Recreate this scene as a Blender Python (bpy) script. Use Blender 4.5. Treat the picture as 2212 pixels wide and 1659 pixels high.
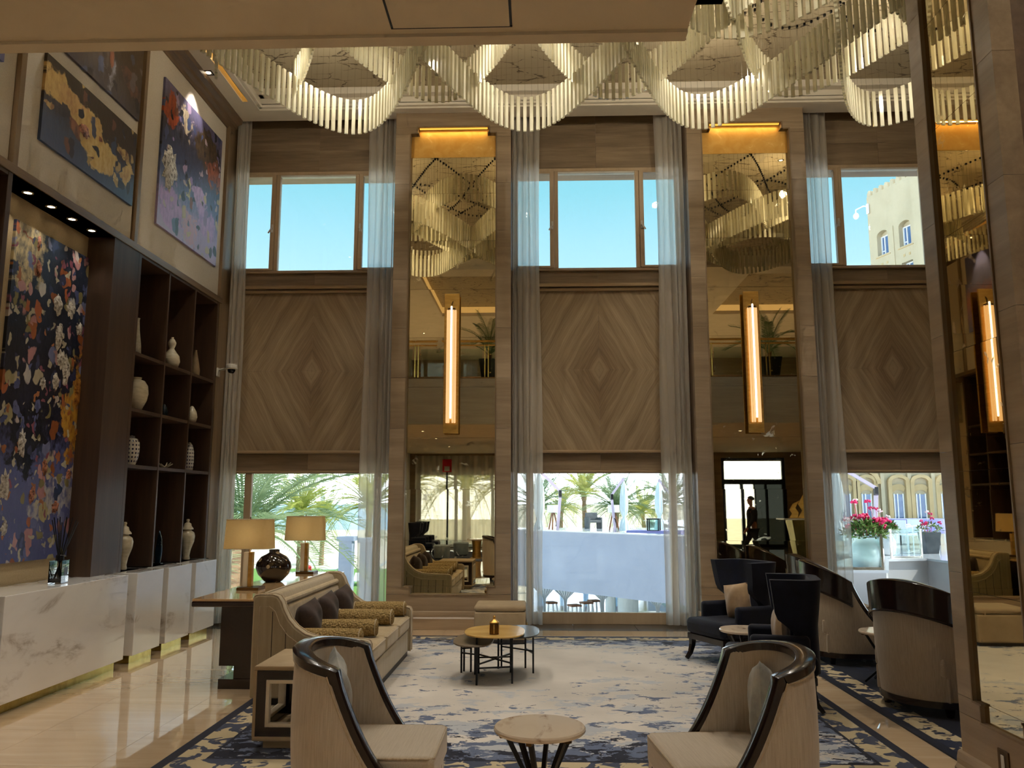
import bpy, bmesh, math, random
from mathutils import Vector, Matrix
random.seed(7)
PI = math.pi
for o in list(bpy.data.objects):
    bpy.data.objects.remove(o)
S = bpy.context.scene
COL = S.collection

# ------------------------------------------------------------------ camera, world, sun, exposure
cam = bpy.data.cameras.new('camera')
cam.sensor_fit = 'HORIZONTAL'; cam.sensor_width = 36.0; cam.lens = 1750 / 2212 * 36
cam.clip_start = 0.05; cam.clip_end = 3000
camo = bpy.data.objects.new('camera', cam); COL.objects.link(camo)
camo.location = (0, 0, 1.65); camo.rotation_euler = (PI / 2 + .1455, 0, .0325)
S.camera = camo
S.view_settings.view_transform = 'Standard'; S.view_settings.look = 'None'
S.view_settings.gamma = 1.0; S.view_settings.use_curve_mapping = False
S.view_settings.exposure = 0.0
S.cycles.use_denoising = True
S.cycles.max_bounces = 7; S.cycles.diffuse_bounces = 3; S.cycles.glossy_bounces = 4
S.cycles.transmission_bounces = 4; S.cycles.transparent_max_bounces = 14
S.cycles.use_adaptive_sampling = True; S.cycles.adaptive_threshold = .12; S.cycles.adaptive_min_samples = 12
S.cycles.sample_clamp_indirect = 6.0
S.cycles.caustics_reflective = False; S.cycles.caustics_refractive = False

def lin(c):
    out = []
    for v in c[:3]:
        v = v / 255.0
        out.append(v / 12.92 if v <= .04045 else ((v + .055) / 1.055) ** 2.4)
    return (*out, 1.0)

SKY = 1.0
world = bpy.data.worlds.new('sky'); S.world = world; world.use_nodes = True
wt = world.node_tree; wt.nodes.clear()
_tc = wt.nodes.new('ShaderNodeTexCoord'); _sp = wt.nodes.new('ShaderNodeSeparateXYZ')
_rp = wt.nodes.new('ShaderNodeValToRGB'); _bg = wt.nodes.new('ShaderNodeBackground'); _wo = wt.nodes.new('ShaderNodeOutputWorld')
wt.links.new(_tc.outputs['Generated'], _sp.inputs[0]); wt.links.new(_sp.outputs[2], _rp.inputs[0])
wt.links.new(_rp.outputs[0], _bg.inputs[0]); wt.links.new(_bg.outputs[0], _wo.inputs[0])
_st = [(0.0, (5.6, 6.0, 6.6, 1)), (.07, (4.6, 5.1, 5.7, 1)), (.15, (1.9, 2.3, 2.7, 1)), (.27, (.60, 1.0, 1.2, 1)), (.37, (.35, .83, 1.0, 1)), (.47, (.265, .70, .95, 1)), (.57, (.25, .64, .91, 1)), (1.0, (.17, .44, .78, 1))]
_e = _rp.color_ramp.elements
_e.remove(_e[1]); _e[0].position = _st[0][0]; _e[0].color = _st[0][1]
for p, c in _st[1:]: _e.new(p).color = c
_bg.inputs[1].default_value = SKY

sun = bpy.data.lights.new('sun', 'SUN'); sun.energy = 8.0; sun.angle = .01; sun.color = (1, .95, .86)
suno = bpy.data.objects.new('sun', sun); COL.objects.link(suno)
suno.rotation_euler = Vector((1.0, -.04, 1.15)).to_track_quat('Z', 'Y').to_euler()
WARM = (1.0, .93, .80)

# ------------------------------------------------------------------ node helpers
class NT:
    def __init__(s, name):
        s.m = bpy.data.materials.new(name); s.m.use_nodes = True
        s.t = s.m.node_tree; s.t.nodes.clear()
        s.out = s.t.nodes.new('ShaderNodeOutputMaterial')
    def n(s, kind, **kw):
        nd = s.t.nodes.new('ShaderNode' + kind)
        for k, v in kw.items(): setattr(nd, k, v)
        return nd
    def put(s, inp, v):
        if isinstance(v, bpy.types.NodeSocket): s.t.links.new(v, inp)
        elif v is not None: inp.default_value = v
    def co(s, which='Object'): return s.n('TexCoord').outputs[which]
    def rnd(s): return s.n('ObjectInfo').outputs['Random']
    def sep(s, v):
        nd = s.n('SeparateXYZ'); s.put(nd.inputs[0], v); return nd.outputs
    def comb(s, x=0., y=0., z=0.):
        nd = s.n('CombineXYZ')
        for i, v in enumerate((x, y, z)): s.put(nd.inputs[i], v)
        return nd.outputs[0]
    def m_(s, op, a, b=0., clamp=False):
        nd = s.n('Math', operation=op, use_clamp=clamp); s.put(nd.inputs[0], a); s.put(nd.inputs[1], b); return nd.outputs[0]
    def vm(s, op, a, b=(0, 0, 0)):
        nd = s.n('VectorMath', operation=op); s.put(nd.inputs[0], a); s.put(nd.inputs[1], b)
        return nd.outputs['Value'] if op in ('LENGTH', 'DOT_PRODUCT', 'DISTANCE') else nd.outputs[0]
    def map(s, v, scale=(1, 1, 1), loc=(0, 0, 0), rot=(0, 0, 0)):
        nd = s.n('Mapping'); s.put(nd.inputs[0], v)
        nd.inputs[1].default_value = loc; nd.inputs[2].default_value = rot; nd.inputs[3].default_value = scale
        return nd.outputs[0]
    def shift(s, v, k=37.):          # every object of a shared material gets its own piece of the pattern
        r = s.m_('MULTIPLY', s.rnd(), k); return s.vm('ADD', v, s.comb(r, r, r))
    def noise(s, v, scale=5., det=4., rough=.5, dist=0., col=False):
        nd = s.n('TexNoise'); s.put(nd.inputs['Vector'], v); nd.inputs['Scale'].default_value = scale
        nd.inputs['Detail'].default_value = det; nd.inputs['Roughness'].default_value = rough; nd.inputs['Distortion'].default_value = dist
        return nd.outputs['Color' if col else 'Fac']
    def voro(s, v, scale=5., feature='F1', out='Distance', rand=1.):
        nd = s.n('TexVoronoi', feature=feature); s.put(nd.inputs['Vector'], v); nd.inputs['Scale'].default_value = scale
        nd.inputs['Randomness'].default_value = rand
        return nd.outputs[out]
    def ramp(s, f, stops, interp='LINEAR'):
        nd = s.n('ValToRGB'); s.put(nd.inputs[0], f); r = nd.color_ramp; r.interpolation = interp
        r.elements.remove(r.elements[1])
        for k, (p, c) in enumerate(stops):
            if k: el = r.elements.new(p)
            else: el = r.elements[0]; el.position = p
            el.color = c if isinstance(c, tuple) and len(c) == 4 else ((c, c, c, 1) if not isinstance(c, tuple) else lin(c))
        return nd.outputs[0]
    def mix(s, f, a, b, mode='MIX'):
        nd = s.n('Mix', data_type='RGBA', blend_type=mode)
        s.put(nd.inputs[0], f); s.put(nd.inputs[6], a if not (isinstance(a, tuple) and len(a) == 3) else lin(a))
        s.put(nd.inputs[7], b if not (isinstance(b, tuple) and len(b) == 3) else lin(b)); return nd.outputs[2]
    def bump(s, h, strength=.3, dist=.01):
        nd = s.n('Bump'); s.put(nd.inputs['Height'], h); nd.inputs['Strength'].default_value = strength; nd.inputs['Distance'].default_value = dist
        return nd.outputs[0]
    def bsdf(s, col, rough=.5, metal=0., spec=.5, normal=None, coat=0., sheen=0., emit=None, es=0., alpha=None, trans=0.):
        b = s.n('BsdfPrincipled')
        s.put(b.inputs['Base Color'], lin(col) if isinstance(col, tuple) and len(col) == 3 else col)
        s.put(b.inputs['Roughness'], rough); s.put(b.inputs['Metallic'], metal); b.inputs['Specular IOR Level'].default_value = spec
        if normal: s.put(b.inputs['Normal'], normal)
        b.inputs['Coat Weight'].default_value = coat; b.inputs['Coat Roughness'].default_value = .05
        b.inputs['Sheen Weight'].default_value = sheen; b.inputs['Transmission Weight'].default_value = trans
        if emit is not None:
            s.put(b.inputs['Emission Color'], lin(emit) if isinstance(emit, tuple) and len(emit) == 3 else emit); b.inputs['Emission Strength'].default_value = es
        if alpha is not None: s.put(b.inputs['Alpha'], alpha)
        return b.outputs[0]
    def end(s, sh):
        s.put(s.out.inputs[0], sh); return s.m

def plain(name, c1, c2=None, scale=6., stretch=(1, 1, 1), rough=.5, metal=0., spec=.5, bump=0., coat=0., sheen=0., det=4., lo=.35, hi=.65, bscale=None):
    t = NT(name); v = t.shift(t.map(t.co(), stretch)); f = t.noise(v, scale, det, .55)
    c2 = c2 or tuple(x * .86 for x in c1)
    col = t.ramp(f, [(lo, c1), (hi, c2)])
    nrm = t.bump(t.noise(v, bscale or scale * 4, 3), bump) if bump else None
    return t.end(t.bsdf(col, rough, metal, spec, nrm, coat, sheen))

def emit(name, col, strength):
    t = NT(name); f = t.noise(t.co(), 3., 2); c = t.ramp(f, [(.3, col), (.8, tuple(x * .97 for x in col))])
    e = t.n('Emission'); t.put(e.inputs[0], c); e.inputs[1].default_value = strength
    return t.end(e.outputs[0])

M = {}
def grain(name, light, dark, axis, rough=.45, coat=0., fine=1., joint=False):
    """wood or vein-cut stone with streaks running along an axis"""
    t = NT(name); st = [7., 7., 7.]; st[axis] = .55
    v = t.shift(t.map(t.co(), tuple(st)), 61.)
    big = t.noise(v, .8 * fine, 3, .5, .6); sm = t.noise(v, 4.5 * fine, 5, .65)
    f = t.m_('ADD', t.m_('MULTIPLY', big, .65), t.m_('MULTIPLY', sm, .35))
    col = t.ramp(f, [(.32, dark), (.5, tuple((a + b) / 2 for a, b in zip(light, dark))), (.68, light)])
    M[name] = t.end(t.bsdf(col, rough, 0, .4, t.bump(sm, .06), coat))
grain('stone', (172, 150, 122), (136, 115, 90), 0, .30)
grain('parapet_stone', (206, 196, 180), (182, 170, 152), 0, .4)
grain('stone_dark', (118, 96, 76), (90, 72, 56), 0, .4)
grain('board', (164, 142, 114), (112, 93, 70), 0, .4)
grain('trim_wood', (182, 156, 120), (146, 120, 88), 0, .35)
grain('trim_wood_v', (150, 126, 96), (114, 94, 70), 2, .35)
grain('trim_wood_y', (138, 114, 88), (102, 82, 62), 1, .35)
grain('shelf_wood', (86, 64, 48), (62, 45, 34), 2, .45)
grain('espresso', (44, 28, 24), (24, 15, 13), 0, .22, .35)
grain('alabaster', (240, 230, 208), (206, 188, 156), 2, .35)
grain('frame_tan', (196, 172, 140), (178, 154, 124), 2, .4)

def veneer():
    t = NT('veneer'); x, y, z = t.sep(t.co())
    ax = t.m_('ABSOLUTE', x); az = t.m_('ABSOLUTE', z)
    v = t.comb(ax, 0., az)
    warp = t.noise(t.map(v, (1.6, 1, .8)), 1.6, 3, .5)
    d = t.m_('ADD', t.m_('ADD', t.m_('MULTIPLY', ax, 1.0), t.m_('MULTIPLY', az, .56)), t.m_('MULTIPLY', warp, .09))
    r = t.m_('MULTIPLY', ax, .52); q = t.m_('SUBTRACT', t.m_('MULTIPLY', az, 1.0), r)      # along the grain
    gv = t.comb(t.m_('MULTIPLY', d, 11.), t.m_('MULTIPLY', q, .35), 0.)
    f1 = t.noise(gv, 1.0, 5, .6); f2 = t.noise(gv, 5.5, 4, .6)
    f = t.m_('ADD', t.m_('MULTIPLY', f1, .62), t.m_('MULTIPLY', f2, .38))
    core = t.ramp(d, [(.08, 0.0), (.20, 1.0), (.34, .75), (.62, .0)])   # darker heart of the veneer
    base = t.ramp(f, [(.30, (122, 101, 75)), (.46, (156, 134, 104)), (.68, (186, 164, 132))])
    heart = t.ramp(f, [(.35, (100, 78, 56)), (.65, (158, 130, 98))])
    col = t.mix(t.m_('MULTIPLY', core, .75), base, heart)
    M['veneer'] = t.end(t.bsdf(col, .42, 0, .4, t.bump(f2, .05)))
veneer()

M['wall_fabric'] = plain('wall_fabric', (226, 217, 202), (212, 201, 184), 60., (1, 1, 6), .9, bump=.1)
M['niche_fabric'] = plain('niche_fabric', (190, 168, 130), (174, 152, 114), 60., (1, 1, 6), .9, bump=.1)
M['ceiling'] = plain('ceiling', (232, 222, 204), (226, 216, 198), 3., rough=.9)
M['soffit'] = plain('soffit', (204, 190, 166), (198, 184, 160), 3., rough=.85)
def crackle():
    t = NT('crackle'); v = t.map(t.co(), (1.2, 3.2, 1))
    d = t.voro(t.vm('ADD', v, t.vm('MULTIPLY', t.noise(v, 3, 3, .6, 0, True), (.3, .3, 0))), 1.6, 'DISTANCE_TO_EDGE')
    n = t.noise(v, 5., 3)
    e = t.m_('LESS_THAN', d, t.m_('MULTIPLY', t.m_('SUBTRACT', n, .40, True), .12))
    col = t.mix(e, (178, 162, 132), (104, 88, 66))
    M['crackle'] = t.end(t.bsdf(col, .6))
crackle()
M['brass'] = plain('brass', (214, 170, 92), (196, 152, 78), 8., (1, 1, 4), .42, 1., bump=.02)
M['brass_pale'] = plain('brass_pale', (214, 196, 120), (190, 168, 96), 5., (1, 4, 1), .22, 1.)
M['bronze'] = plain('bronze', (120, 92, 58), (96, 72, 44), 8., rough=.35, metal=1.)
M['black_metal'] = plain('black_metal', (22, 21, 22), (14, 13, 14), 8., rough=.4, metal=.4)
M['chrome'] = plain('chrome', (200, 196, 186), (180, 176, 166), 6., rough=.15, metal=1.)
M['white_plastic'] = plain('white_plastic', (214, 210, 200), (202, 198, 188), 5., rough=.4)
M['lens_black'] = plain('lens_black', (12, 12, 14), (20, 20, 24), 5., rough=.08)
M['cream_plain'] = plain('cream_plain', (216, 204, 182), (206, 192, 168), 5., rough=.6)

def marble(name, base, vein, vs=1.0, rot=0., rough=.10):
    t = NT(name); v = t.map(t.shift(t.co(), 11.), (1, .5, 1.7), (0, 0, 0), (rot, 0, 0))
    w = t.noise(v, 1.4 * vs, 5, .6, 1.2)
    band = t.m_('ABSOLUTE', t.m_('SUBTRACT', t.noise(v, .9 * vs, 7, .62, 1.6), .5))
    area = t.ramp(w, [(.51, 0.), (.64, 1.)])
    vn = t.m_('MULTIPLY', t.ramp(band, [(.0, 1.), (.018, .55), (.06, .0)]), t.m_('ADD', t.m_('MULTIPLY', area, .9), .04))
    col = t.mix(vn, t.mix(t.noise(v, 3., 4), base, tuple(x * .93 for x in base)), vein)
    M[name] = t.end(t.bsdf(col, rough, 0, .5, None, .25))
marble('marble_white', (240, 237, 233), (172, 160, 148))
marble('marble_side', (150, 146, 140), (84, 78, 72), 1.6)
marble('marble_beige', (226, 206, 180), (150, 116, 92), 2.4)
marble('marble_grey', (52, 50, 48), (104, 100, 96), 2.0, 0., .25)

def floor_mat():
    t = NT('floor_marble'); v = t.shift(t.co(), 23.)
    f = t.noise(t.map(v, (.5, 4., 1)), 2.2, 6, .6, .5)
    col = t.ramp(f, [(.3, (218, 186, 146)), (.55, (228, 198, 160)), (.75, (238, 212, 176))])
    sh = t.bsdf(col, .04, 0, .8, None, 1.0); sh.node.inputs['Coat IOR'].default_value = 1.75; sh.node.inputs['Coat Roughness'].default_value = .012
    M['floor_marble'] = t.end(sh)
floor_mat()

def mirror():
    t = NT('antique_mirror'); v = t.co('Object'); v = t.shift(v, 17.)
    d = t.noise(v, 5.5, 5, .62, .9); blot = t.ramp(d, [(.635, 0.), (.68, 1.)])
    spots = t.ramp(t.noise(v, 16., 3, .5), [(.70, 0.), (.74, 1.)])
    k = t.m_('MAXIMUM', t.m_('MULTIPLY', blot, .34), t.m_('MULTIPLY', spots, .25))
    col = t.mix(k, (222, 208, 174), (226, 216, 192))
    r = t.m_('ADD', t.m_('MULTIPLY', k, .38), .012)
    M['antique_mirror'] = t.end(t.bsdf(col, r, 1.0))
mirror()
def goldleaf():
    t = NT('gold_leaf'); v = t.co(); n = t.noise(v, 6., 5, .6, .8)
    col = t.ramp(n, [(.35, (206, 156, 70)), (.62, (216, 170, 88)), (.7, (228, 192, 120))])
    M['gold_leaf'] = t.end(t.bsdf(col, .5, .35, .5))
goldleaf()

def glass(name, tint=(.96, .985, .98, 1), refl=.5):
    t = NT(name); fr = t.n('Fresnel'); fr.inputs[0].default_value = 1.45
    tr = t.n('BsdfTransparent'); tr.inputs[0].default_value = tint
    gl = t.n('BsdfGlossy'); gl.inputs['Roughness'].default_value = .0
    mx = t.n('MixShader'); f = t.m_('MULTIPLY', fr.outputs[0], refl); t.put(mx.inputs[0], f)
    t.put(mx.inputs[1], tr.outputs[0]); t.put(mx.inputs[2], gl.outputs[0]); M[name] = t.end(mx.outputs[0])
glass('glass'); glass('glass_green', (.86, .95, .93, 1), .9); glass('glass_clear', (.93, .94, .94, 1), 1.2)

def sheer():
    t = NT('sheer'); v = t.co()
    w = t.noise(t.map(v, (60, 60, .4)), 3., 3)
    dif = t.n('BsdfDiffuse'); t.put(dif.inputs[0], lin((238, 230, 216)))
    tl = t.n('BsdfTranslucent'); t.put(tl.inputs[0], lin((240, 238, 234)))
    tr = t.n('BsdfTransparent'); tr.inputs[0].default_value = (1, 1, 1, 1)
    a = t.n('MixShader'); a.inputs[0].default_value = .55; t.put(a.inputs[1], dif.outputs[0]); t.put(a.inputs[2], tl.outputs[0])
    lw = t.n('LayerWeight'); lw.inputs[0].default_value = .35
    op = t.m_('ADD', t.m_('ADD', .58, t.m_('MULTIPLY', lw.outputs['Facing'], .26)), t.m_('MULTIPLY', w, .10), True)
    b = t.n('MixShader'); t.put(b.inputs[0], op); t.put(b.inputs[1], tr.outputs[0]); t.put(b.inputs[2], a.outputs[0])
    M['sheer'] = t.end(b.outputs[0])
sheer()
def rodmat(name, col, tr):
    t = NT(name); f = t.noise(t.co(), 6., 3); c = t.ramp(f, [(.3, col), (.8, tuple(x * .94 for x in col))])
    d = t.n('BsdfDiffuse'); t.put(d.inputs[0], c); l = t.n('BsdfTranslucent'); t.put(l.inputs[0], c)
    g = t.n('BsdfGlossy'); g.inputs['Roughness'].default_value = .12; g.inputs[0].default_value = (.9, .88, .8, 1)
    a = t.n('MixShader'); a.inputs[0].default_value = .5; t.put(a.inputs[1], d.outputs[0]); t.put(a.inputs[2], l.outputs[0])
    b = t.n('MixShader'); b.inputs[0].default_value = .14; t.put(b.inputs[1], a.outputs[0]); t.put(b.inputs[2], g.outputs[0])
    q = t.n('BsdfTransparent'); e = t.n('MixShader'); e.inputs[0].default_value = tr; t.put(e.inputs[1], b.outputs[0]); t.put(e.inputs[2], q.outputs[0])
    M[name] = t.end(e.outputs[0])
rodmat('glass_rod', (240, 234, 208), .12)

def shade_mat():
    t = NT('lamp_shade'); f = t.noise(t.map(t.co(), (1, 1, 20)), 30., 2); c = t.ramp(f, [(.3, (222, 196, 142)), (.8, (212, 184, 130))])
    d = t.n('BsdfDiffuse'); t.put(d.inputs[0], c); l = t.n('BsdfTranslucent'); t.put(l.inputs[0], c)
    a = t.n('MixShader'); a.inputs[0].default_value = .45; t.put(a.inputs[1], d.outputs[0]); t.put(a.inputs[2], l.outputs[0])
    M['lamp_shade'] = t.end(a.outputs[0])
shade_mat()

def weave(name, c1, c2, ax=2, rough=.85, sheen=.3, sc=1.):
    t = NT(name); st = [90., 90., 90.]; st[ax] = 4.
    v = t.map(t.co(), tuple(x * sc for x in st)); f = t.noise(v, 1., 3, .6)
    g = t.noise(t.co(), 260., 2)
    col = t.ramp(t.m_('ADD', t.m_('MULTIPLY', f, .8), t.m_('MULTIPLY', g, .2)), [(.33, c2), (.64, c1)])
    M[name] = t.end(t.bsdf(col, rough, 0, .3, t.bump(g, .12, .003), 0, sheen))
weave('chair_fabric', (190, 174, 152), (172, 155, 132), 2, sc=1.6)
weave('seat_fabric', (192, 176, 154), (178, 161, 138), 1, sc=1.6)
weave('sofa_fabric', (178, 160, 128), (160, 142, 110), 2, sc=.3)
weave('sofa_cushion', (184, 162, 124), (166, 144, 106), 2, sc=.2)
weave('piping', (190, 170, 140), (164, 144, 114), 2)
def velvet(name, c1, c2, sheen=.25):
    t = NT(name); f = t.noise(t.co(), 7., 4, .6)
    M[name] = t.end(t.bsdf(t.ramp(f, [(.35, c1), (.7, c2)]), .75, 0, .25, t.bump(t.noise(t.co(), 9., 3), .15, .01), 0, sheen))
velvet('navy_velvet', (9, 12, 25), (14, 20, 42), .12)
velvet('brown_silk', (70, 54, 46), (40, 30, 26), .1)
velvet('grey_satin', (182, 178, 166), (128, 128, 122), .1)
velvet('gold_velvet', (190, 160, 122), (160, 132, 100), .3)
velvet('leather_tan', (176, 154, 122), (166, 144, 112), .0)
velvet('blue_grey_fabric', (150, 160, 160), (130, 142, 144), .2)
def boucle():
    t = NT('bolster_fabric'); d = t.voro(t.map(t.co(), (55, 55, 55)), 1., 'F1')
    col = t.ramp(d, [(.1, (168, 142, 92)), (.5, (156, 129, 82)), (.8, (136, 112, 70))])
    M['bolster_fabric'] = t.end(t.bsdf(col, .9, 0, .2, t.bump(t.m_('SUBTRACT', 1., d), .7, .02)))
boucle()

def rug(name, hx, hy, base, navy, mid, dense):
    t = NT(name); v = t.co(); x, y, z = t.sep(v)
    dx = t.m_('SUBTRACT', hx, t.m_('ABSOLUTE', x)); dy = t.m_('SUBTRACT', hy, t.m_('ABSOLUTE', y)); d = t.m_('MINIMUM', dx, dy)
    vv = t.map(v, (1.15, 1.8, 1.0)); wv = t.vm('ADD', vv, t.vm('MULTIPLY', t.vm('SUBTRACT', t.noise(vv, 5., 3, .5, 0, True), (.5, .5, .5)), (.35, .35, .35)))
    n1 = t.noise(wv, 3.4, 7, .66); n2 = t.noise(t.vm('ADD', wv, (9, 4, 2)), 2.0, 6, .66); n3 = t.noise(t.vm('ADD', wv, (3, 17, 5)), 5.2, 5, .62)
    reg = t.noise(t.vm('ADD', v, (5, 2, 1)), .55, 2, .5)
    edge = t.ramp(t.m_('DIVIDE', d, 2.2), [(.10, .20), (.36, .06), (.62, .0)])
    bias = t.m_('ADD', t.m_('ADD', edge, t.m_('MULTIPLY', t.m_('SUBTRACT', reg, .5), .34)), dense)
    c = t.mix(t.ramp(t.noise(v, 1.2, 4), [(.35, 0.), (.65, 1.)]), base, tuple(q * .90 for q in base))
    c = t.mix(t.m_('MULTIPLY', t.ramp(t.m_('ADD', n2, bias), [(.56, 0.), (.60, 1.)]), .75), c, (172, 178, 186))
    c = t.mix(t.ramp(t.m_('ADD', n1, bias), [(.605, 0.), (.62, 1.)]), c, mid)
    c = t.mix(t.ramp(t.m_('ADD', n3, t.m_('MULTIPLY', bias, 1.1)), [(.685, 0.), (.70, 1.)]), c, navy)
    b1 = t.noise(t.map(v, (1, 1, 1), (3, 8, 0)), 6.5, 3, .55, .7)
    bd = t.mix(t.ramp(b1, [(.515, 0.), (.535, 1.)]), (196, 178, 142), tuple((p + q) / 2 for p, q in zip(navy, mid)))
    inb = t.ramp(d, [(.0, 0.), (.072, 0.), (.078, 1.), (.27, 1.), (.276, 0.)], 'LINEAR')
    inn = t.m_('LESS_THAN', d, .072); ln = t.m_('MULTIPLY', t.m_('GREATER_THAN', d, .27), t.m_('LESS_THAN', d, t.m_('ADD', .27, t.m_('MULTIPLY', n1, .05))))
    c = t.mix(inb, c, bd); c = t.mix(inn, c, navy); c = t.mix(ln, c, navy)
    fu = t.noise(v, 240., 2)
    c = t.mix(t.m_('MULTIPLY', fu, .25), c, tuple(q * .7 for q in base), 'MULTIPLY')
    M[name] = t.end(t.bsdf(c, .95, 0, .1, t.bump(fu, .25, .004), 0, .15))
rug('rug_pale', 2.43, 2.6, (217, 208, 196), (38, 40, 54), (100, 110, 134), -.005)
rug('rug_navy', 2.2, 2.625, (190, 172, 140), (22, 28, 46), (46, 56, 84), .12)

def painting(name, w, h, grad, patches, daubs=None, rough=.35, strokes=(3., 6.)):
    """abstract canvas: a colour gradient over the height, soft-edged colour fields, brush daubs"""
    t = NT(name); v = t.co(); x, y, z = t.sep(v)
    u = t.m_('ADD', t.m_('DIVIDE', y, w), .5); q = t.m_('ADD', t.m_('DIVIDE', z, h), .5)
    uv = t.comb(u, q, 0.); asp = t.comb(t.m_('MULTIPLY', u, w), t.m_('MULTIPLY', q, h), 0.)
    wob = t.vm('MULTIPLY', t.vm('SUBTRACT', t.noise(asp, 3.2, 6, .62, 0, True), (.5, .5, .5)), (.42, .42, 0))
    st = t.noise(t.map(asp, (strokes[1], strokes[0], 1)), 3.0, 5, .6)
    col = t.ramp(t.m_('ADD', q, t.m_('MULTIPLY', t.m_('SUBTRACT', st, .5), .35)), grad)
    for (pu, pv, ru, rv, c, c2) in patches:
        dd = t.vm('MULTIPLY', t.vm('ADD', t.vm('SUBTRACT', uv, (pu, pv, 0)), wob), (1 / ru, 1 / rv, 0))
        ml = t.vm('LENGTH', dd); mk = t.ramp(ml, [(.86, 1.), (1.0, .0)])
        col = t.mix(mk, col, t.ramp(st, [(.38, c2), (.58, c)]))
    if daubs:
        for k, (sc, thr, pal) in enumerate(daubs):
            vv = t.vm('ADD', t.map(asp, (1.35, 1., 1.), (k * 7.3, k * 3.1, 0)), t.vm('MULTIPLY', t.vm('SUBTRACT', t.noise(asp, 2.2 * sc ** .5, 2, .5, 0, True), (.5, .5, .5)), (.26, .26, 0)))
            f = t.voro(vv, sc, 'F1'); cc = t.sep(t.voro(vv, sc, 'F1', 'Color'))
            shade = t.m_('ADD', t.m_('MULTIPLY', cc[0], .8), t.m_('MULTIPLY', q, .2))
            pc = t.ramp(shade, pal, 'CONSTANT'); pc = t.mix(t.m_('MULTIPLY', st, .5), pc, (30, 30, 44))
            on = t.m_('MULTIPLY', t.ramp(t.m_('ADD', f, t.m_('MULTIPLY', t.m_('SUBTRACT', st, .5), .25)), [(.40, 1.), (.46, 0.)]), t.m_('GREATER_THAN', cc[1], thr))
            col = t.mix(on, col, pc)
    M[name] = t.end(t.bsdf(col, rough, 0, .5, t.bump(st, .25, .01)))

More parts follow.
